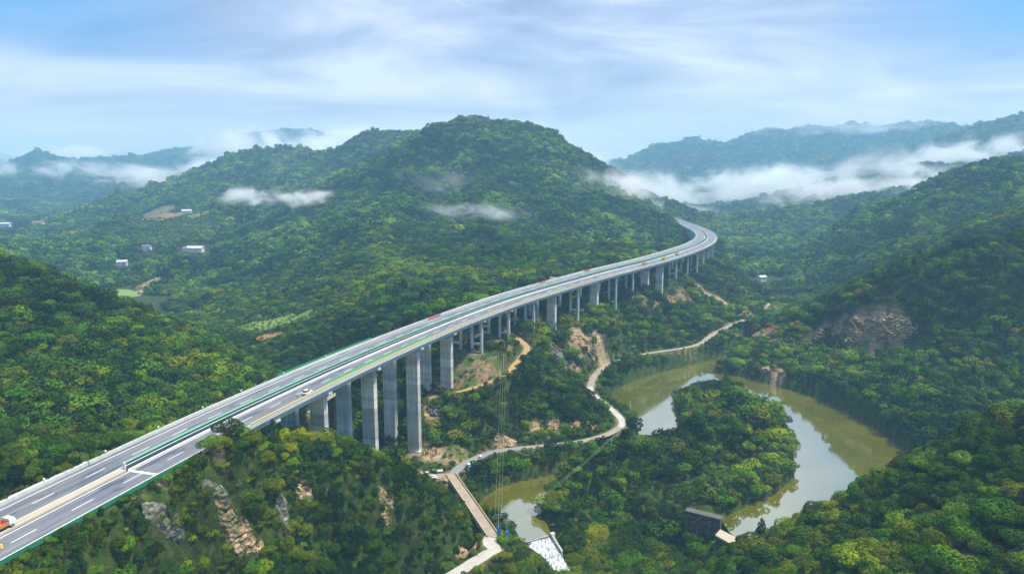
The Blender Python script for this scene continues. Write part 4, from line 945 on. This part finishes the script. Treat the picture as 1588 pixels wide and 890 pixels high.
# small bridge
A0, B0 = Vector(atz(700, 737, 8.3)), Vector(atz(763, 829, 9.1)); dv = (B0 - A0); ln = Vector((dv.x, dv.y, 0)).length; rzb = math.atan2(dv.y, dv.x)
e = empty('road_bridge', tuple(A0), rzb); tag(e, 'narrow brown concrete road bridge crossing the river below the piers', 'bridge')
M_bdeck = simple('worn brown bridge deck', (.30, .25, .19), .9, .5, .35)
sl = (B0.z - A0.z)
def seg(m, y, w_, h0, h1_, x0=-1, x1=None):
    x1 = ln + 1 if x1 is None else x1
    n = len(m.v)
    for x in (x0, x1):
        zz = sl * x / ln
        for yy, h in ((y - w_ / 2, h0), (y + w_ / 2, h0), (y + w_ / 2, h1_), (y - w_ / 2, h1_)): m.v.append((x, yy, zz + h))
    m.f += [(n, n + 3, n + 2, n + 1), (n + 4, n + 5, n + 6, n + 7)] + [(n + i, n + (i + 1) % 4, n + 4 + (i + 1) % 4, n + 4 + i) for i in range(4)]; return m
seg(MB(), 0, 4.0, -.9, .12).build('deck', M_bdeck, e)
for sy in (-1, 1): seg(MB(), sy * 2.15, .28, -1.0, .75).build('parapet', simple('tan parapet', (.46, .36, .22), .85, .25, .5), e)
for k in (1, 2, 3):
    m = MB(); m.box((ln * k / 4, 0, -6.5), (1.2, 3.4, 11.2)); m.build('pier', M_pier, e)
# power poles
def pole(loc, rz, h, label, panel=True, grp=None):
    e = empty('utility_pole', loc, rz); tag(e, label, 'pole', grp)
    m = MB(); m.tube((0, 0, -.6), (0, 0, h), .17, .11, 10); m.build('pole', M_conc, e)
    for k, zz in enumerate((h - .35, h - 1.4)):
        m = MB(); m.box((0, 0, zz), (2.6 - .8 * k, .14, .14)); ca = m.build('crossarm', M_steel, e)
        for x in ((-1.15, 0, 1.15) if k == 0 else (-.75, .75)): m = MB(); m.tube((x, 0, zz + .07), (x, 0, zz + .4), .08, .05, 8); m.build('insulator', M_white, ca)
    if panel:
        m = MB(); m.box((0, -.25, h * .30), (1.15, .35, h * .38)); m.build('blue_cabinet', simple('bright blue enamel', (.03, .24, .62), .4, .08), e)
    return e
p1 = hit(773, 833); p2 = hit(786, 840)
H1, H2 = 9.0, 8.6
pole(p1, .2, H1, 'concrete power pole with blue cabinet by the bridge end, the left one of the pair'); pole(p2, .5, H2, 'concrete power pole with blue cabinet by the bridge end, the right one of the pair')
p3 = hit(781, 572); pole(p3, .2, 8, 'thin power pole up on the spur among the bushes', False)
p4 = hit(948, 708); pole(p4, .8, 9, 'power pole half hidden by trees on the wooded hump', False)
M_wire = simple('pale wire', (.30, .33, .18), .5, .05)
def wire(a, b, sag, label):
    m = MB(); q_ = [Vector(a).lerp(Vector(b), t) - Vector((0, 0, 4 * sag * t * (1 - t))) for t in np.linspace(0, 1, 15)]
    for i in range(14): m.tube(q_[i], q_[i + 1], .035, .035, 4)
    tag(m.build('power_line', M_wire), label, 'wire', 'power lines between the poles')
for k, x in enumerate((-1.15, 0, 1.15)):
    wire((p1[0] + x, p1[1] + x * .2, p1[2] + H1 + .1), (p3[0] + x, p3[1] + x * .2, p3[2] + 8.1), 2.5, 'thin wire rising from the left pole over the road up to the spur')
for k, x in enumerate((-1.15, 1.15)):
    wire((p2[0] + x, p2[1] + x * .5, p2[2] + H2 + .1), (p4[0] + x * .7, p4[1] + x * .7, p4[2] + 9.1), 2, 'thin wire from the right pole across the river to the wooded hump')
# weir apron and rapids
def patch(name, corners, nu, nv, mat, amp, seed, label, kind='structure', cat=None):
    a, b, c, d = [Vector(q_) for q_ in corners]; V = []
    for i in range(nu):
        for j in range(nv):
            s, t = i / (nu - 1), j / (nv - 1); q_ = a.lerp(b, s).lerp(d.lerp(c, s), t); V.append([q_.x, q_.y, q_.z])
    V = np.array(V); V[:, 2] += fbm(V[:, 0], V[:, 1], 1.6, 3, seed) * amp
    Fc = [(i * nv + j, (i + 1) * nv + j, (i + 1) * nv + j + 1, i * nv + j + 1) for i in range(nu - 1) for j in range(nv - 1)]
    o = mesh_obj(name, V, Fc, mat, None, True); return tag(o, label, cat, None, kind)
apA, apB = atz(814, 841, .05), atz(850, 829, .05)
apC, apD = atz(868, 858, -5), atz(836, 870, -5)
patch('water', (apA, apB, apC, apD), 40, 30, M_foam, .25, 3, 'white water sliding down the weir')
patch('water', (apD, apC, atz(892, 897, -7.5), atz(852, 903, -7.5)), 40, 40, M_foam, .9, 4, 'foaming rapids below the weir')
m = MB(); V = [Vector(apA), Vector(apB)]; ax = (V[1] - V[0]).normalized(); L_w = (V[1] - V[0]).length
c_ = (V[0] + V[1]) / 2; m.box((c_.x, c_.y + .6, -2.2), (L_w + 6, 1.4, 4.1), math.atan2(ax.y, ax.x)); tag(m.build('weir', M_pier), 'low weir sill holding back the green water above the foam', 'weir')
for a_, b_, lab in ((apB, apC, 'dark training wall on the far side of the white water'),):
    a_, b_ = Vector(a_), Vector(b_); dd_ = b_ - a_; m = MB()
    for k in range(12):
        q_ = a_.lerp(b_, (k + .5) / 12) + Vector((.9, .2, 0)); m.box((q_.x, q_.y, q_.z - 1.6), (dd_.length / 12 + .02, .7, 5.4), math.atan2(dd_.y, dd_.x))
    tag(m.build('channel_wall', M_pier), lab, 'wall')
# old dam
M_dam = concrete('black stained masonry', (.13, .13, .12), .75)
M_dam2 = rockmat('stained dam stone', (.03, .03, .03), (.12, .12, .11), (.30, .28, .22), .3)
t0, t1 = Vector(atz(1064, 791, 4.6)), Vector(atz(1117, 804, 4.6)); ax = Vector((t1.x - t0.x, t1.y - t0.y, 0)); Ld = ax.length; rzd = math.atan2(ax.y, ax.x)
e = empty('old_dam', (t0.x, t0.y, -14), rzd); tag(e, 'tall black stained masonry dam with a pale lower sill holding back the lake', 'dam')
m = MB(); m.box((Ld / 2, 1.4, 9.0), (Ld, 2.6, 18.0)); m.build('wall', M_dam2, e)
m = MB(); m.box((Ld / 2, 1.3, 18.3), (Ld + .6, 3.4, .6)); m.build('coping', M_dam, e)
for x in (.5, Ld * .36, Ld * .7):
    m = MB(); m.box((x, -.5, 8.2), (.9, 1.2, 16.4), 0, .92); m.build('buttress', M_dam, e)
sA, sB, sC, sD = [Vector(atz(u, v, 1.0)) for u, v in ((1109, 829), (1117, 820), (1150, 837), (1141, 847))]
inv = (Matrix.Translation(e.location) @ Matrix.Rotation(rzd, 4, 'Z')).inverted()
lo = [inv @ q_ for q_ in (sA, sB, sC, sD)]
m = MB(); m.prism([(q_.x, q_.y) for q_ in lo], 14.4, 15.0); m.build('sill_slab', M_beige, e)
m = MB(); m.prism([(lo[0].x + .2, lo[0].y + .3), (lo[1].x, lo[1].y - .3), (lo[2].x, lo[2].y - .2), (lo[3].x - .2, lo[3].y + .3)], 0, 14.39); m.build('sill_wall', M_dam2, e)

# rock faces -----------------------------------------------------------------
def rock_face(u, v, a, b, amp, mat_, label, seed, cat='rock', skew=0, lift=.25):
    c = Vector(hit(u, v)); g = 1.5; gx = (h1(c.x + g, c.y) - h1(c.x - g, c.y)) / (2 * g); gy = (h1(c.x, c.y + g) - h1(c.x, c.y - g)) / (2 * g)
    up = Vector((gx, gy, 0)); sl = max(.25, up.length); up = up.normalized() if up.length > .02 else Vector((0, 1, 0))
    vd = Vector((c.x, c.y, 0)).normalized(); up = (up + vd * .8).normalized(); ac = Vector((up.y, -up.x, 0)); ac = (ac + up * skew).normalized()
    n = 70; S, T = np.meshgrid(np.linspace(-1, 1, n), np.linspace(-1, 1, n), indexing='ij'); S, T = S.ravel(), T.ravel()
    bb = b / math.sqrt(1 + sl * sl) * 1.0
    X = c.x + ac.x * S * a + up.x * T * bb; Y = c.y + ac.y * S * a + up.y * T * bb; Z = height(X, Y)
    rag = fbm(X, Y, a * .45, 5, seed) * .85; q_ = np.sqrt(S ** 2 + T ** 2) + rag; msk = np.clip((1 - q_) * 3, -1, 1)
    wz = Z * 1.0 + X * .35
    strata = np.abs(((wz / 1.7 + fbm(X, Y, 5, 3, seed + 2) * 1.6) % 1) - .5) * 2; blk = ridged(X + Z * .7, Y, 3.2, 3, seed + 5)
    d_ = (strata * .28 + blk * 1.15 - .45 + fbm(X, Z, 1.3, 2, seed + 9) * .35) * amp
    d_ = np.where(msk > 0, d_ * msk + lift * msk, msk * 2.0)
    nx, ny, nz = -gx, -gy, 1.0; k = math.sqrt(gx * gx + gy * gy + 1); V = np.stack([X + nx / k * d_, Y + ny / k * d_, Z + nz / k * d_], 1)
    keep_ = msk > -.95; Fc = []
    I = np.arange(n * n).reshape(n, n)
    for i in range(n - 1):
        for j in range(n - 1):
            qd = (I[i, j], I[i + 1, j], I[i + 1, j + 1], I[i, j + 1])
            if all(keep_[list(qd)]): Fc.append(tuple(int(t_) for t_ in qd))
    used = sorted({t_ for f in Fc for t_ in f}); mp = {t_: i for i, t_ in enumerate(used)}
    o = mesh_obj('rock_outcrop', V[used], [tuple(mp[t_] for t_ in f) for f in Fc], mat_); tag(o, label, cat); return o
RF = [(1330, 512, 21, 10, 3.0, M_rock, 'broad tan cliff scar on the hillside right of the lake'), (1270, 522, 13, 7, 2.2, M_rock, 'left shoulder of the tan cliff scar right of the lake'), (1390, 510, 12, 9, 2.2, M_rock, 'greyer right end of the cliff scar right of the lake'),
      (880, 668, 15, 6, 1.8, M_rock, 'layered pale cliff above the riverside road on the spur'), (785, 688, 6, 3.2, 1.3, M_rock, 'small pale bluff beside the riverside road under the spur'),
      (1105, 472, 16, 11, 3, M_rock, 'tan broken cliff under the viaduct bend'), (1140, 485, 14, 9, 2.6, M_rock, 'pale rock slope above the end of the riverside road'),
      (236, 440, 7, 15, 3, M_rock, 'narrow tan cliff on the nose of the far left spur'), (310, 490, 5, 4, 2, M_rock, 'small pink rock patch at the foot of the big mountain'),
      (1212, 577, 6, 4, 1.5, M_rock, 'small rocky bank at the edge of the right lake'), (1215, 530, 4, 5, 1.3, M_rock, 'small rock patch on the terrace left of the cliff scar'),
      (868, 552, 5, 12, 2, M_rockg, 'grey rock rib below the second tall pier'), (905, 535, 8, 7, 2.2, M_rock, 'tan bluff hung with bushes below the slim piers'), (1165, 505, 0, 0, 0, None, ''),
      (370, 833, 6.5, 7.0, 1.2, M_rock, 'ochre rock scar on the face of the near knoll'), (440, 800, 1.9, 8.0, .9, M_rockg, 'pale lichen covered rock rib running down the knoll'), (470, 762, 2.6, 4, .9, M_rock, 'brown rock patch high on the knoll beside the rib'),
      (250, 805, 5, 5, 1.0, M_rockg, 'mossy grey boulders on the left face of the knoll'), (340, 770, 4.5, 4.0, .9, M_rockg, 'greenish grey rocks above the ochre scar'), (600, 772, 3.2, 3.5, .9, M_rock, 'brown rock patch in the middle of the knoll'), (598, 800, 1.8, 3.5, .8, M_rock, 'narrow tan rock streak low on the knoll'),
      (722, 862, 4.2, 3.2, 1.0, M_rock, 'ochre cutting above the pale lane'), (690, 745, 2.5, 2, .8, M_rock, 'loose rubble at the head of the small bridge'),
      (1495, 868, 5.5, 3.2, 1.0, M_rock, 'brown rocks among trees on the lower right ridge'), (1575, 868, 2.2, 4.0, 1.0, M_rock, 'ochre rock at the right picture edge on the near ridge'), (1395, 862, 3.5, 2, .8, M_rockg, 'small grey rocks among trees near the bottom of the lower right ridge'),
      (990, 838, 4, 4, 1.2, M_rockg, 'grey rocks showing on the wooded hump above the dam foot'), (905, 800, 2.5, 3, 1, M_rock, 'small tan rocks on the side of the wooded hump'),
      (670, 700, 6, 3.5, 1.2, M_rock, 'rocky bank just right of the tallest pier'), (672, 632, 4, 5, 1.3, M_rockg, 'pale rubble below the two square piers'), (1052, 472, 6, 9, 1.6, M_rock, 'bare orange slope below the viaduct'), (1000, 452, 6, 4, 1.5, M_rock, 'tan bank at the foot of the far tall piers')]
for i, (u, v, a, b, am, mt_, lab) in enumerate(RF):
    if mt_: rock_face(u, v, a, b, am, mt_, lab, 100 + i * 7)

# fields ---------------------------------------------------------------------
def field(polypx, col, label, var=.25, lift=.35):
    pl = [hit(u, v) for u, v in polypx]; x0, x1 = min(p[0] for p in pl), max(p[0] for p in pl); y0, y1 = min(p[1] for p in pl), max(p[1] for p in pl)
    n = 46; X, Y = np.meshgrid(np.linspace(x0, x1, n), np.linspace(y0, y1, n), indexing='ij'); X, Y = X.ravel(), Y.ravel(); ins = in_poly(X + fbm(X, Y, 12, 2, 3) * 2, Y + fbm(Y, X, 12, 2, 4) * 2, pl)
    Z = height(X, Y) + lift; I = np.arange(n * n).reshape(n, n); Fc = [(int(I[i, j]), int(I[i + 1, j]), int(I[i + 1, j + 1]), int(I[i, j + 1])) for i in range(n - 1) for j in range(n - 1) if ins[I[i, j]] and ins[I[i + 1, j + 1]]]
    if Fc: tag(mesh_obj('field', np.stack([X, Y, Z], 1), Fc, simple('field soil', col, .95, var, .15), None, True), label, None, None, 'structure')
field([(382, 524), (398, 512), (425, 511), (441, 519), (430, 536), (405, 538)], (.22, .12, .05), 'brown ploughed field behind the viaduct')
field([(352, 512), (400, 495), (470, 478), (500, 480), (480, 498), (445, 508), (425, 511), (398, 512)], (.12, .20, .025), 'bright green meadow above the ploughed field')
field([(1163, 516), (1185, 506), (1214, 516), (1192, 525)], (.16, .08, .05), 'reddish brown field by the head of the lake')
field([(200, 337), (240, 331), (300, 329), (285, 336), (240, 343)], (.24, .12, .07), 'reddish field on the far plateau')
field([(240, 343), (285, 336), (318, 325), (326, 330), (300, 341)], (.25, .26, .06), 'yellow green field on the far plateau')
field([(150, 449), (205, 450), (222, 458), (185, 466)], (.16, .24, .05), 'light green fields on the valley floor at left')
# houses ---------------------------------------------------------------------
M_wall = simple('whitewash', (.70, .71, .72), .8, .08); M_roofw = simple('pale metal roof', (.62, .66, .70), .5, .1, 1); M_roofd = simple('dark tile roof', (.16, .14, .14), .8, .2, 2); M_roofr = simple('red brown roof', (.30, .12, .09), .8, .2, 2)
def house(u, v, L_, W_, h, rz, roofm, label, wallm=None):
    p = hit(u, v); e = empty('house', (p[0], p[1], p[2] + 1.5), rz); tag(e, label, 'house')
    m = MB(); m.box((0, 0, h / 2 - 1), (L_, W_, h + 2)); m.build('wall', wallm or M_wall, e)
    r_ = MB(); r_.v = [(-L_ / 2 - .6, -W_ / 2 - .6, h), (L_ / 2 + .6, -W_ / 2 - .6, h), (L_ / 2 + .6, W_ / 2 + .6, h), (-L_ / 2 - .6, W_ / 2 + .6, h), (-L_ / 2 - .6, 0, h + W_ * .28), (L_ / 2 + .6, 0, h + W_ * .28)]
    r_.f = [(0, 1, 5, 4), (2, 3, 4, 5), (0, 4, 3), (1, 2, 5), (3, 2, 1, 0)]; r_.build('roof', roofm, e)
    nwin = max(2, int(L_ / 5))
    for k in range(nwin):
        x = -L_ / 2 + L_ * (k + .5) / nwin
        for zf in ([.55] if h < 4.5 else [.28, .72]):
            m = MB(); m.box((x, -W_ / 2 - .03, h * zf), (1.1, .1, 1.1)); m.build('window', M_glass, e)
    m = MB(); m.box((L_ * .12, -W_ / 2 - .04, 1.0), (1.1, .1, 2.0)); m.build('door', M_bark, e)
house(190, 412, 13, 8, 4.5, .25, M_roofw, 'white farmhouse alone on the lower left valley slope')
house(303, 391, 25, 10, 5.5, -.05, M_roofw, 'long white farmhouse on the terrace, the largest of the houses')
house(228, 388, 12, 8, 5, .1, M_roofd, 'small white farmhouse with dark roof left of the terrace')
house(291, 390, 12, 8, 3.8, 0, M_roofr, 'low red brown roofed house beside the long farmhouse')
house(290, 332, 18, 9, 5, .1, M_roofw, 'white house at the edge of the far plateau field')
house(145, 464, 9, 6, 4, .4, M_roofw, 'little white hut in the valley behind the dark hill')
house(1181, 436, 11, 7, 4.5, .5, M_roofw, 'small pale house in the hazy valley beyond the viaduct bend')
house(8, 353, 24, 10, 8, .1, M_roofw, 'pale distant building at the left picture edge')
house(35, 352, 20, 10, 8, -.1, M_roofw, 'middle one of three pale distant buildings in the left valley')
house(60, 351, 24, 10, 9, .2, M_roofr, 'distant building with reddish roof, rightmost of three in the left valley')
# yard clutter by the tallest pier
def slabpile(u, v, label, seed):
    p = hit(u, v); r = random.Random(seed); m = MB()
    for k in range(7): m.box((p[0] + r.uniform(-2.2, 2.2), p[1] + r.uniform(-1.4, 1.4), p[2] + .25 + .1 * k), (r.uniform(1.2, 2.6), r.uniform(.8, 1.6), .35), r.uniform(0, 3))
    tag(m.build('rubble_heap', M_cap), label, 'rubble')
slabpile(679, 731, 'heap of white broken slabs in the yard by the small bridge', 1); slabpile(655, 735, 'small heap of pale rubble at the foot of the tallest pier', 2); slabpile(668, 742, 'scatter of pale rubble at the yard edge nearest the knoll', 3)
M_lb = simple('light blue sheet metal', (.35, .58, .75), .5, .1)
for u, v, lab, hh in ((727, 729, 'upright light blue tank beside the grey road by the small bridge', 3.0), (745, 711, 'small light blue box beside the grey road further up', 1.4)):
    p = hit(u, v); e = empty('tank', p, .4); tag(e, lab, 'tank'); m = MB(); m.tube((0, 0, -.1), (0, 0, hh), .75, .75, 16); m.build('shell', M_lb, e); m = MB(); m.tube((0, 0, hh), (0, 0, hh + .35), .76, .2, 16); m.build('lid', M_white, e)

# mist ------------------------------------------------------------------------
def mist(u, v, d, rx, rz_, thick, tau, label, seed, rot=0, nscale=1.0, sharp=1.5):
    d = far_d(d); x, y, z = atd(u, v, d); m_ = bpy.data.materials.new('mist'); m_.use_nodes = True; t_ = m_.node_tree; t_.nodes.clear()
    ob = N(t_, 'ShaderNodeTexCoord').outputs['Object']
    ln_ = N(t_, 'ShaderNodeVectorMath', operation='LENGTH'); t_.links.new(ob, ln_.inputs[0]); fo = mathn(t_, 'SUBTRACT', 1.0, ln_.outputs['Value'], clamp=True)
    w_, h_ = rx * d / F_PX, rz_ * d / F_PX
    asp = w_ / max(h_, 1); asy = thick / max(h_, 1)
    mp = mapping(t_, ob, loc=(seed * 3.7, seed * 1.3, seed), rot=(0, .25, 0), scale=(min(asp, 5) * .7, min(asy, 4) * .7, 1.0))
    nz_ = noise(t_, mp, 1.1 * nscale, 7, .62, .9); nl = noise(t_, mp, .45 * nscale, 2, .5)
    fo2 = mathn(t_, 'MULTIPLY', mathn(t_, 'POWER', fo, .8), 1.25)
    dn = mathn(t_, 'ADD', fo2, mathn(t_, 'MULTIPLY', mathn(t_, 'SUBTRACT', nz_, .60), 4.8))
    dn = mathn(t_, 'ADD', dn, mathn(t_, 'MULTIPLY', mathn(t_, 'SUBTRACT', nl, .52), 1.6))
    dn = mathn(t_, 'MULTIPLY', mathn(t_, 'MAXIMUM', dn, 0.0), mathn(t_, 'MULTIPLY', fo, 2.2, clamp=True), clamp=True)
    dn = mathn(t_, 'MULTIPLY', mathn(t_, 'POWER', dn, 1.7), tau / thick)
    v_ = N(t_, 'ShaderNodeVolumePrincipled'); v_.inputs['Color'].default_value = (1, 1, 1, 1); t_.links.new(dn, v_.inputs['Density']); v_.inputs['Anisotropy'].default_value = 0
    o_ = N(t_, 'ShaderNodeOutputMaterial'); L(t_, v_, o_, 0, 1)
    bm = bmesh.new(); bmesh.ops.create_icosphere(bm, subdivisions=3, radius=1.0); me = bpy.data.meshes.new('mist'); bm.to_mesh(me); bm.free(); me.materials.append(m_)
    o = link('mist', me); o.location = (x, y, z); o.scale = (w_, thick, h_); o.rotation_euler = (0, rot, -math.atan2(x, y)); return tag(o, label, 'mist', None, 'stuff')
MS = [(930, 306, 1260, 115, 42, 150, 7, 'bright mist bank against the right shoulder of the big mountain', .12), (1010, 300, 1900, 120, 30, 260, 6, 'mist filling the gap right of the big mountain', .1),
      (1150, 296, 2000, 190, 38, 260, 6.5, 'long mist bank across the valley under the far ridge', -.05), (1230, 292, 1700, 70, 24, 120, 4, 'small bright mist tuft above the hazy valley', 0),
      (1330, 284, 1500, 140, 42, 160, 6, 'rising mist bank between the right hand ridges', -.22), (1495, 246, 1750, 100, 32, 140, 4.5, 'ragged mist below the upper right ridge', -.1), (1440, 285, 1350, 60, 20, 90, 3.5, 'thin mist creeping over the right ridge', -.2),
      (740, 328, 900, 95, 13, 50, .75, 'thin streak of mist across the face of the big mountain', .05), (690, 285, 1100, 90, 22, 60, .22, 'faint wisp high on the big mountain', .2),
      (385, 306, 1300, 50, 16, 90, 3, 'bright mist patch over the middle left slopes', -.05), (480, 310, 1180, 60, 14, 70, 3.4, 'flat mist streak left of the big mountain', .02), (245, 281, 1800, 62, 18, 120, 4, 'small bright mist patch in a fold of the left mountains', .1),
      (440, 238, 2500, 170, 36, 300, 7, 'mist drifting off the distant left ridge', .05), (360, 232, 3300, 70, 26, 250, 4, 'cloud clinging to the distant left peak', 0), (425, 285, 1600, 40, 50, 100, 1.6, 'wisp of mist climbing a side valley on the left', .5),
      (180, 268, 2450, 120, 16, 200, 5, 'thin mist lying along the foot of the far left ridge', .04), (330, 262, 2100, 70, 18, 160, 4, 'torn mist on the shoulder of the left ridge', -.1),
      (120, 250, 3700, 120, 20, 300, 11, 'mist behind the far left mountains', .05), (5, 262, 2500, 34, 12, 120, 2, 'mist patch at the left picture edge', 0), (535, 232, 2600, 60, 30, 250, 3.5, 'mist behind the left shoulder of the big mountain', -.3), (30, 350, 1750, 60, 10, 120, 1.5, 'low haze over the distant buildings', 0),
      (1270, 196, 3050, 230, 14, 250, 2.5, 'cloud cap along the crest of the far right ridge', .02), (1030, 332, 1450, 90, 22, 200, 4, 'haze hiding the far end of the viaduct', 0), (915, 262, 2900, 90, 26, 300, 7, 'pale mist above the saddle right of the big mountain', .1)]
MIST_ON = True
if MIST_ON:
    for i, (u, v, d, rx, rz_, th_, tau, lab, rot) in enumerate(MS): mist(u, v, d, rx * 1.35, rz_ * 1.5, th_, tau * 1.6, lab, i + 1, rot)
